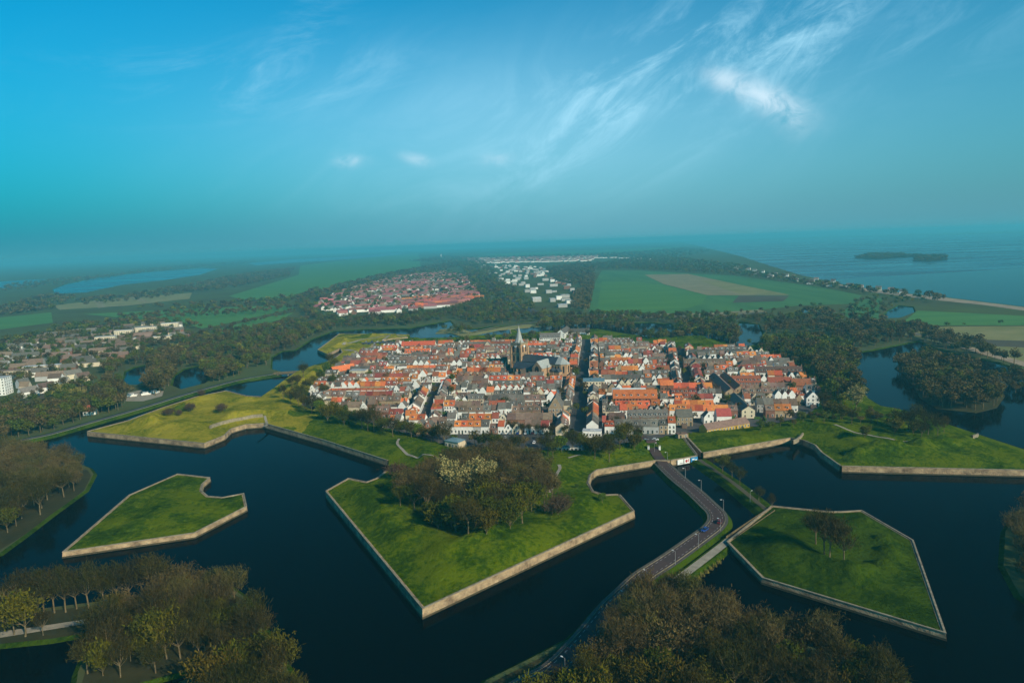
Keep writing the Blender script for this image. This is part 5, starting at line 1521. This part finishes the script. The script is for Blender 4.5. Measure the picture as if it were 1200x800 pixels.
for x, y, lab in lps:
    p, a = road_at(x, y); q = P(x, y, RZ); sgn = 1 if (q[0] - p[0]) * -math.sin(a) + (q[1] - p[1]) * math.cos(a) > 0 else -1
    lamp(lab, p[0] - math.sin(a) * 4.0 * sgn, p[1] + math.cos(a) * 4.0 * sgn, RZ - .1, a - sgn * math.pi / 2)
for x, y, lab in ((879, 588, 'lamp post beside the path on the narrow embankment'), (767, 529, 'lamp post right of the road inside the gate')):
    q = P(x, y, 1.6 if x > 800 else 5); z = 1.6 if x > 800 else zf(*q); lamp(lab, *q, z, .6)

# coloured banners on the quay wall
seg = [Vector(fort[22]), Vector(fort[23])]; dv = (seg[1] - seg[0]).normalized(); nv_ = Vector((dv.y, -dv.x)); nv_ = nv_ if nv_.y < 0 else -nv_; sl_ = (seg[1] - seg[0]).length
for i, (f0, f1, m, lab) in enumerate(((.22, .44, 'frame', 'white banner on the quay wall, left of three'), (.47, .68, 'frame', 'white banner with a red mark on the quay wall'), (.72, .98, 'blue', 'blue and white banner on the quay wall beside the lock'))):
    c = seg[0] + dv * sl_ * (f0 + f1) / 2 + nv_ * 1.75; L_ = sl_ * (f1 - f0)
    t = thing('banner', lab, 'banner', (c.x, c.y, 2.1), math.atan2(dv.y, dv.x))
    b = MB(); b.box((0, 0, 0), (L_, .12, 3.0)); b.build('sheet', M[m], t)
    mk = MB()
    if i == 0: mk.box((L_ * .1, -.08, -.8), (L_ * .5, .05, .5))
    elif i == 1:
        mk.prism([(math.cos(j * .5236) * .75 - L_ * .1, math.sin(j * .5236) * .9) for j in range(12)], 'y', -.11, -.061); mk.box((L_ * .25, -.085, .2), (.5, .05, 1.6))
    else:
        mk.box((-L_ * .15, -.085, .3), (L_ * .35, .05, .7)); mk.prism([(math.cos(j * .5236) * .6 + L_ * .25, math.sin(j * .5236) * .6 - .4) for j in range(12)], 'y', -.11, -.061)
    mk.build('print', M[('cargrey', 'redprint', 'frame')[i]], t)

# round pond with a pale rim by the terrace
x, y = P(760, 506, 3.2); z = zf(x, y)
t = thing('pond', 'round blue pond with a pale rim before the brick terrace', 'pond', (x, y, z), 0)
b = MB(); b.prism([(math.cos(i * .2618) * 6, math.sin(i * .2618) * 6) for i in range(24)], 'z', -.3, .35); b.build('rim', M['stone'], t)
b = MB(); b.prism([(math.cos(i * .2618) * 5.4, math.sin(i * .2618) * 5.4) for i in range(24)], 'z', .2, .36); b.build('water', M['pool'], t)

# ------------------------------------------------------------------ beyond the moat
def block(label, px, py, w, d, e, rot, wall, roof, name, cat, group=None, step=3.0, r=0, k='flat', dec=None):
    x, y = P(px, py, GZ); t = thing(name, label, cat, (x, y, GZ), rot, group)
    wall_mb(w, d, e, r, k, True, step).build('wall', [M[wall], M['glass']], t); roof_mb(w, d, e, r, k).build('roof', [M[roof]], t)
    return t
APT = ((125, 404, 27, 12, 'cream'), (146, 396, 26, 12, 'cream'), (172, 392, 31, 12, 'cream'), (200, 387, 27, 12, 'cream'))
for i, (x, y, w_, d_, m) in enumerate(APT):
    block('pale apartment block beyond the left pools, %s of four from the left' % ordw(i + 1), x, y, w_, d_, 13, R(17), m, 'flat', 'apartment_building', 'apartments', 'apartment blocks beyond the left pools')
block('long low pale apartment row in front of the four blocks', 174, 400, 66, 11, 7, R(18), 'cream', 'flat', 'apartment_building', 'apartments')
block('brown-roofed pale apartment row at the left photo edge', 14, 443, 40, 12, 9, R(8), 'cream', 'browntile', 'apartment_building', 'apartments')
block('pale apartment row right of the left-edge row', 50, 436, 37, 11, 8, R(14), 'cream', 'flat', 'apartment_building', 'apartments')
block('tall white apartment tower cut by the left photo edge', 1, 462, 16, 14, 17, R(10), 'white', 'flat', 'apartment_building', 'apartments')
block('red-roofed white cottage beside the dike', 106, 485, 9, 8, 3.6, R(20), 'white', 'redtile', 'house', 'house', None, 2.5, 4, 'side')
for i, (x, y, a, L_) in enumerate(((62, 478, .3, 14), (78, 473, .25, 11), (172, 463, .5, 9), (182, 461, .4, 9), (155, 465, .3, 10))):
    px_, py_ = P(x, y, .4); gz_ = .1 if not any(inside([(px_, py_)], h)[0] for h in holes) else 0
    t = thing('boat', ('white barge', 'smaller white barge', 'white motorboat', 'covered white sloop', 'pale workboat')[i] + ' laid up beside the dike', 'boat', (px_, py_, GZ if gz_ else 0), a)
    b = MB(); b.prism([(-L_ / 2, 0), (-L_ / 2, 1.4), (L_ / 2, 1.6), (L_ / 2 - 1.2, 0)], 'y', -1.6, 1.6); b.build('hull', M['white'], t)
    b = MB(); b.box((-L_ * .1, 0, 2.1), (L_ * .5, 2.4, 1.4)); b.build('cabin', M['frame'], t)
    b = MB(); b.box((-L_ * .1, 0, 2.3), (L_ * .42, 2.46, .5)); b.build('window_band', M['glass'], t)

# business park: single warehouses
wh = scatter([(556, 312), (600, 311), (640, 314), (668, 330), (678, 350), (660, 360), (634, 360), (612, 346), (585, 328)], 29, GZ, 140)
for i, (x, y) in enumerate(sorted(wh, key=lambda p: p[1])):
    a = math.atan2(*(np.array(P(614, 361)) - np.array(P(553, 307)))[::-1]) + random.choice((0, math.pi / 2))
    t = thing('warehouse', 'pale flat-roofed warehouse in the hazy business park beyond the moat', 'warehouse', (x, y, GZ), a, 'warehouses of the business park')
    w_, d_, e_ = U(11, 24), U(9, 20), U(4, 9)
    wall_mb(w_, d_, e_, 0, 'flat', False).build('wall', [M[random.choice(('white', 'greywall', 'greywall', 'redbrick'))], M['glass']], t)
    roof_mb(w_, d_, e_, 0, 'flat').build('roof', [M[random.choice(('flat', 'white', 'flat', 'slate', 'slate', 'teal', 'flat', 'browntile'))]], t)
for i, (x, y, w_, n) in enumerate(((700, 302.5, 90, 1), (716, 302.3, 120, 1), (735, 302.8, 110, 1), (752, 303.5, 120, 1), (766, 304, 90, 1))):
    block('long white glasshouse on the far plain, %s of five from the left' % ordw(i + 1), x, y, w_, 26, 6, R(-4), 'white', 'flat', 'greenhouse', 'greenhouse', 'far white glasshouses')
block('white slender water tower far off in the haze', 517, 301.5, 9, 9, 34, 0, 'white', 'slate', 'tower', 'tower', None, 3, 5, 'hip')
# suburbs: rows of houses too many to count
SMS = ['white', 'greywall', 'redbrick', 'pink', 'browntile', 'slate', 'orange', 'cream']
sb = MB()
def suburb(px, spacing, rots, roofs, walls, lens=(14, 42)):
    for x, y in scatter(px, spacing, GZ):
        a = random.choice(rots) + U(-.05, .05); L_ = U(*lens); q = MB(); d_ = U(8, 10)
        q.prism([(-d_ / 2, -.3), (d_ / 2, -.3), (d_ / 2, 5.4), (0, 9.2), (-d_ / 2, 5.4)], 'x', -L_ / 2, L_ / 2)
        add_mb(sb, q, x, y, GZ, a, [SMS.index(random.choice(walls))])
        add_mb(sb, roof_mb(L_, d_, 5.4, 4, 'side'), x, y, GZ, a, [SMS.index(random.choice(roofs))])
suburb([(366, 362), (392, 346), (440, 331), (480, 323), (520, 319), (545, 326), (560, 345), (556, 352), (520, 361), (460, 367), (405, 371)], 31, (R(5), R(95), R(20)), ('pink', 'pink', 'pink', 'slate', 'browntile'), ('white', 'greywall', 'redbrick', 'white'))
suburb([(478, 352), (556, 345), (560, 352), (520, 359), (480, 362)], 24, (R(4), R(8)), ('orange', 'pink'), ('white', 'redbrick'))
suburb([(-30, 455), (-30, 412), (0, 407), (60, 396), (130, 386), (205, 380), (215, 396), (150, 412), (130, 425), (60, 446), (20, 456)], 38, (R(14), R(17), R(20)), ('browntile', 'slate', 'slate', 'browntile'), ('cream', 'greywall', 'white', 'redbrick', 'greywall'), (14, 38))
suburb([(20, 455), (60, 446), (100, 440), (100, 452), (70, 455), (30, 468)], 24, (R(14), R(60)), ('browntile', 'slate'), ('white', 'cream'), (8, 16))
suburb([(850, 312), (930, 325), (1000, 334), (1060, 342), (1060, 345), (1000, 339), (920, 330)], 60, (R(-30),), ('slate', 'browntile'), ('white',), (8, 16))
suburb([(545, 303), (700, 300), (690, 306), (560, 309)], 60, (R(5), R(50)), ('slate', 'pink', 'browntile'), ('white', 'white'), (20, 60))
tag(sb.build('suburb_houses', [M[k] for k in SMS]), 'rows of pinkish and grey roofed suburban houses on the plain', 'houses', None, 'stuff')
hw_ = PP([(548, 303), (553, 307), (577, 338), (614, 361), (640, 372)], GZ); ribbon('motorway', hw_, 26, GZ + .3, M['asphalt'])
ribbon('lane', PP([(690, 366), (715, 371), (800, 371), (900, 366)], GZ), 7, GZ + .6, M['pave'])
ribbon('lane', PP([(553, 390), (585, 384), (620, 379), (640, 374)], GZ), 6, GZ + .6, M['pave'])

# ------------------------------------------------------------------ sky, sun, air
SUN_AZ, SUN_EL = R(137), R(29)     # azimuth clockwise from +Y (the way the camera looks)
sd = Vector((math.sin(SUN_AZ) * math.cos(SUN_EL), math.cos(SUN_AZ) * math.cos(SUN_EL), math.sin(SUN_EL)))
sl = bpy.data.lights.new('sun', 'SUN'); sl.energy = 5.0; sl.angle = R(.5); sl.color = (1.0, .85, .62)
so = bpy.data.objects.new('sun', sl); COL.objects.link(so)
so.rotation_euler = sd.to_track_quat('Z', 'Y').to_euler()

w = bpy.data.worlds.new('World'); S.world = w; w.use_nodes = True
nt = w.node_tree; L = nt.links.new
bg = nt.nodes['Background']; bg.inputs['Strength'].default_value = .112
sky = nt.nodes.new('ShaderNodeTexSky'); sky.sky_type = 'NISHITA'; sky.sun_disc = False
sky.sun_elevation = SUN_EL; sky.sun_rotation = SUN_AZ; sky.altitude = 100; sky.air_density = 1.3; sky.dust_density = 1.5; sky.ozone_density = 3


def nd(t, **k):
    n = nt.nodes.new(t)
    for a, b in k.items(): setattr(n, a, b)
    return n


def mth(op, a, b=None, c=None, clamp=False):
    n = nd('ShaderNodeMath', operation=op); n.use_clamp = clamp
    for i, x in enumerate((a, b, c)):
        if x is None: continue
        if isinstance(x, (int, float)): n.inputs[i].default_value = x
        else: L(x, n.inputs[i])
    return n.outputs[0]


def mixc(f, a, b, mode='MIX'):
    n = nd('ShaderNodeMix', data_type='RGBA', blend_type=mode)
    for i, x in ((0, f), (6, a), (7, b)):
        if isinstance(x, (int, float)): n.inputs[i].default_value = x
        elif isinstance(x, tuple): n.inputs[i].default_value = (*x, 1)
        else: L(x, n.inputs[i])
    return n.outputs[2]


tc = nd('ShaderNodeTexCoord'); sp = nd('ShaderNodeSeparateXYZ'); L(tc.outputs['Generated'], sp.inputs[0])
dx, dy, dz = sp.outputs
az = mth('ARCTAN2', dx, dy)                      # 0 ahead, + to the right
el = mth('ARCSINE', dz)
tint = mixc(1.0, sky.outputs[0], (.004, .86, 1.14), 'MULTIPLY')
# moist air low over the plain, paler towards the sun's side
hz = mth('POWER', 2.718, mth('MULTIPLY', mth('MAXIMUM', el, 0.0), -6.4))
side = mth('MULTIPLY_ADD', az, .75, .5, clamp=True)
hcol = mixc(side, (.02, 2.2, 3.5), (1.1, 2.9, 3.65))
base = mixc(mth('MULTIPLY', hz, .92, clamp=True), tint, hcol)
hz2 = mth('POWER', 2.718, mth('MULTIPLY', mth('MAXIMUM', el, 0.0), -38.0))
base = mixc(hz2, base, mixc(side, (.52, 2.9, 3.6), (.78, 3.0, 3.65)))
base = mixc(mth('MULTIPLY_ADD', el, 1.6, -.75, clamp=True), base, mixc(1.0, base, (.45, .45, .5), 'MULTIPLY'))


def blob(px, py, rx, ry, ang=0.0):
    d = ray(px, py); a0 = math.atan2(d[0], d[1]); e0 = math.asin(d[2])
    ca, sa = math.cos(ang), math.sin(ang)
    u = mth('SUBTRACT', az, a0); v = mth('SUBTRACT', el, e0)
    p = mth('DIVIDE', mth('ADD', mth('MULTIPLY', u, ca), mth('MULTIPLY', v, sa)), rx)
    q = mth('DIVIDE', mth('SUBTRACT', mth('MULTIPLY', v, ca), mth('MULTIPLY', u, sa)), ry)
    r2 = mth('ADD', mth('MULTIPLY', p, p), mth('MULTIPLY', q, q))
    return mth('POWER', 2.718, mth('MULTIPLY', r2, -1.0))


def streak(ang, sx, sy, detail, rough, lo, hi, seed, dist_=.6):
    cb = nd('ShaderNodeCombineXYZ'); L(az, cb.inputs[0]); L(el, cb.inputs[1]); cb.inputs[2].default_value = seed
    m1 = nd('ShaderNodeMapping'); m1.inputs['Rotation'].default_value = (0, 0, -ang); L(cb.outputs[0], m1.inputs['Vector'])
    m2 = nd('ShaderNodeMapping'); m2.inputs['Scale'].default_value = (sx, sy, 1); L(m1.outputs[0], m2.inputs['Vector'])
    n = nd('ShaderNodeTexNoise'); n.inputs['Detail'].default_value = detail; n.inputs['Roughness'].default_value = rough; n.inputs['Scale'].default_value = 1; n.inputs['Distortion'].default_value = dist_
    L(m2.outputs[0], n.inputs['Vector'])
    r = nd('ShaderNodeMapRange', interpolation_type='SMOOTHSTEP'); r.inputs['From Min'].default_value = lo; r.inputs['From Max'].default_value = hi
    L(n.outputs['Fac'], r.inputs['Value']); return r.outputs[0]


s1 = streak(R(27), 4.2, 13, 10, .70, .40, .74, 1.3, 1.1)
s2 = streak(R(12), 4.5, 16, 10, .70, .42, .76, 4.1, 1.0)
s3 = streak(R(38), 9, 24, 9, .72, .4, .72, 7.7, 1.4)
veil = streak(R(15), 1.6, 4, 5, .55, .3, .8, 9.2, .3)
reg1 = mth('ADD', mth('ADD', mth('MULTIPLY', blob(775, 75, .20, .060, R(30)), 1.7), mth('MULTIPLY', blob(640, 150, .34, .10, R(6)), .45)), mth('MULTIPLY', blob(930, 50, .16, .06, R(28)), 1.3))
reg2 = mth('ADD', mth('ADD', mth('MULTIPLY', blob(300, 92, .20, .040, R(6)), 1.4), blob(370, 30, .05, .035, R(40))), blob(1080, 50, .14, .05, R(18)))
c1 = mth('MULTIPLY', mth('MULTIPLY', s1, reg1), .75)
c2 = mth('MULTIPLY', mth('MULTIPLY', s2, reg2), .55)
c3 = mth('MULTIPLY', s3, mth('MULTIPLY', blob(960, 35, .12, .05, R(30)), .8))
puffn = streak(0, 30, 34, 6, .6, .25, .62, 12.4, .6)
pf = mth('ADD', mth('ADD', mth('MULTIPLY', blob(893, 113, .050, .016, R(-28)), 1.5), mth('MULTIPLY', blob(845, 92, .022, .012, R(-20)), .8)), mth('MULTIPLY', blob(930, 140, .022, .02, R(-35)), .55))
pf2 = mth('ADD', mth('ADD', blob(411, 188, .018, .0085), mth('MULTIPLY', blob(487, 186, .020, .0075, R(-12)), .85)), mth('MULTIPLY', blob(583, 186, .024, .0085), .5))
puff = mth('MULTIPLY', mth('ADD', mth('MULTIPLY', pf, .62), mth('MULTIPLY', pf2, .55)), puffn)
vl = mth('ADD', mth('MULTIPLY', veil, mth('MULTIPLY', blob(690, 130, .42, .13, R(3)), .35)), mth('MULTIPLY', mth('ADD', mth('MULTIPLY', blob(600, 185, .38, .12), 1.15), mth('MULTIPLY', blob(760, 165, .62, .13), .55))))
cl = mth('ADD', mth('ADD', c1, c2), mth('ADD', c3, vl))
base = mixc(mth('MULTIPLY', cl, .40, clamp=True), base, (4.3, 7.8, 9.6))
base = mixc(mth('MULTIPLY', puff, 1.0, clamp=True), base, (5.9, 7.8, 9.0))
L(base, bg.inputs['Color'])

# the air: one closed even haze box round camera and ground
hb = MB(); hb.box((0, FAR / 2 - 150, 75.5), (2 * FAR + 60, FAR + 400, 155)); 
hm = bpy.data.materials.new('haze'); hm.use_nodes = True
hn = hm.node_tree; hn.nodes.remove(hn.nodes['Principled BSDF'])
pv = hn.nodes.new('ShaderNodeVolumePrincipled'); pv.inputs['Density'].default_value = 1.45e-4
pv.inputs['Color'].default_value = (.152, .73, .90, 1); pv.inputs['Anisotropy'].default_value = .04
hn.links.new(pv.outputs[0], hn.nodes['Material Output'].inputs['Volume'])
tag(hb.build('haze', hm), 'teal spring haze over the plain', 'haze', None, 'stuff')

vs = S.view_settings; vs.view_transform = 'Standard'; vs.look = 'None'; vs.exposure = 0.0; vs.gamma = 1.0; vs.use_curve_mapping = False
S.render.engine = 'CYCLES'
cy = S.cycles
cy.max_bounces = 4; cy.diffuse_bounces = 2; cy.glossy_bounces = 2; cy.transmission_bounces = 2; cy.volume_bounces = 0; cy.transparent_max_bounces = 4
cy.use_denoising = True; cy.use_adaptive_sampling = True; cy.adaptive_threshold = .02
cy.caustics_reflective = False; cy.caustics_refractive = False
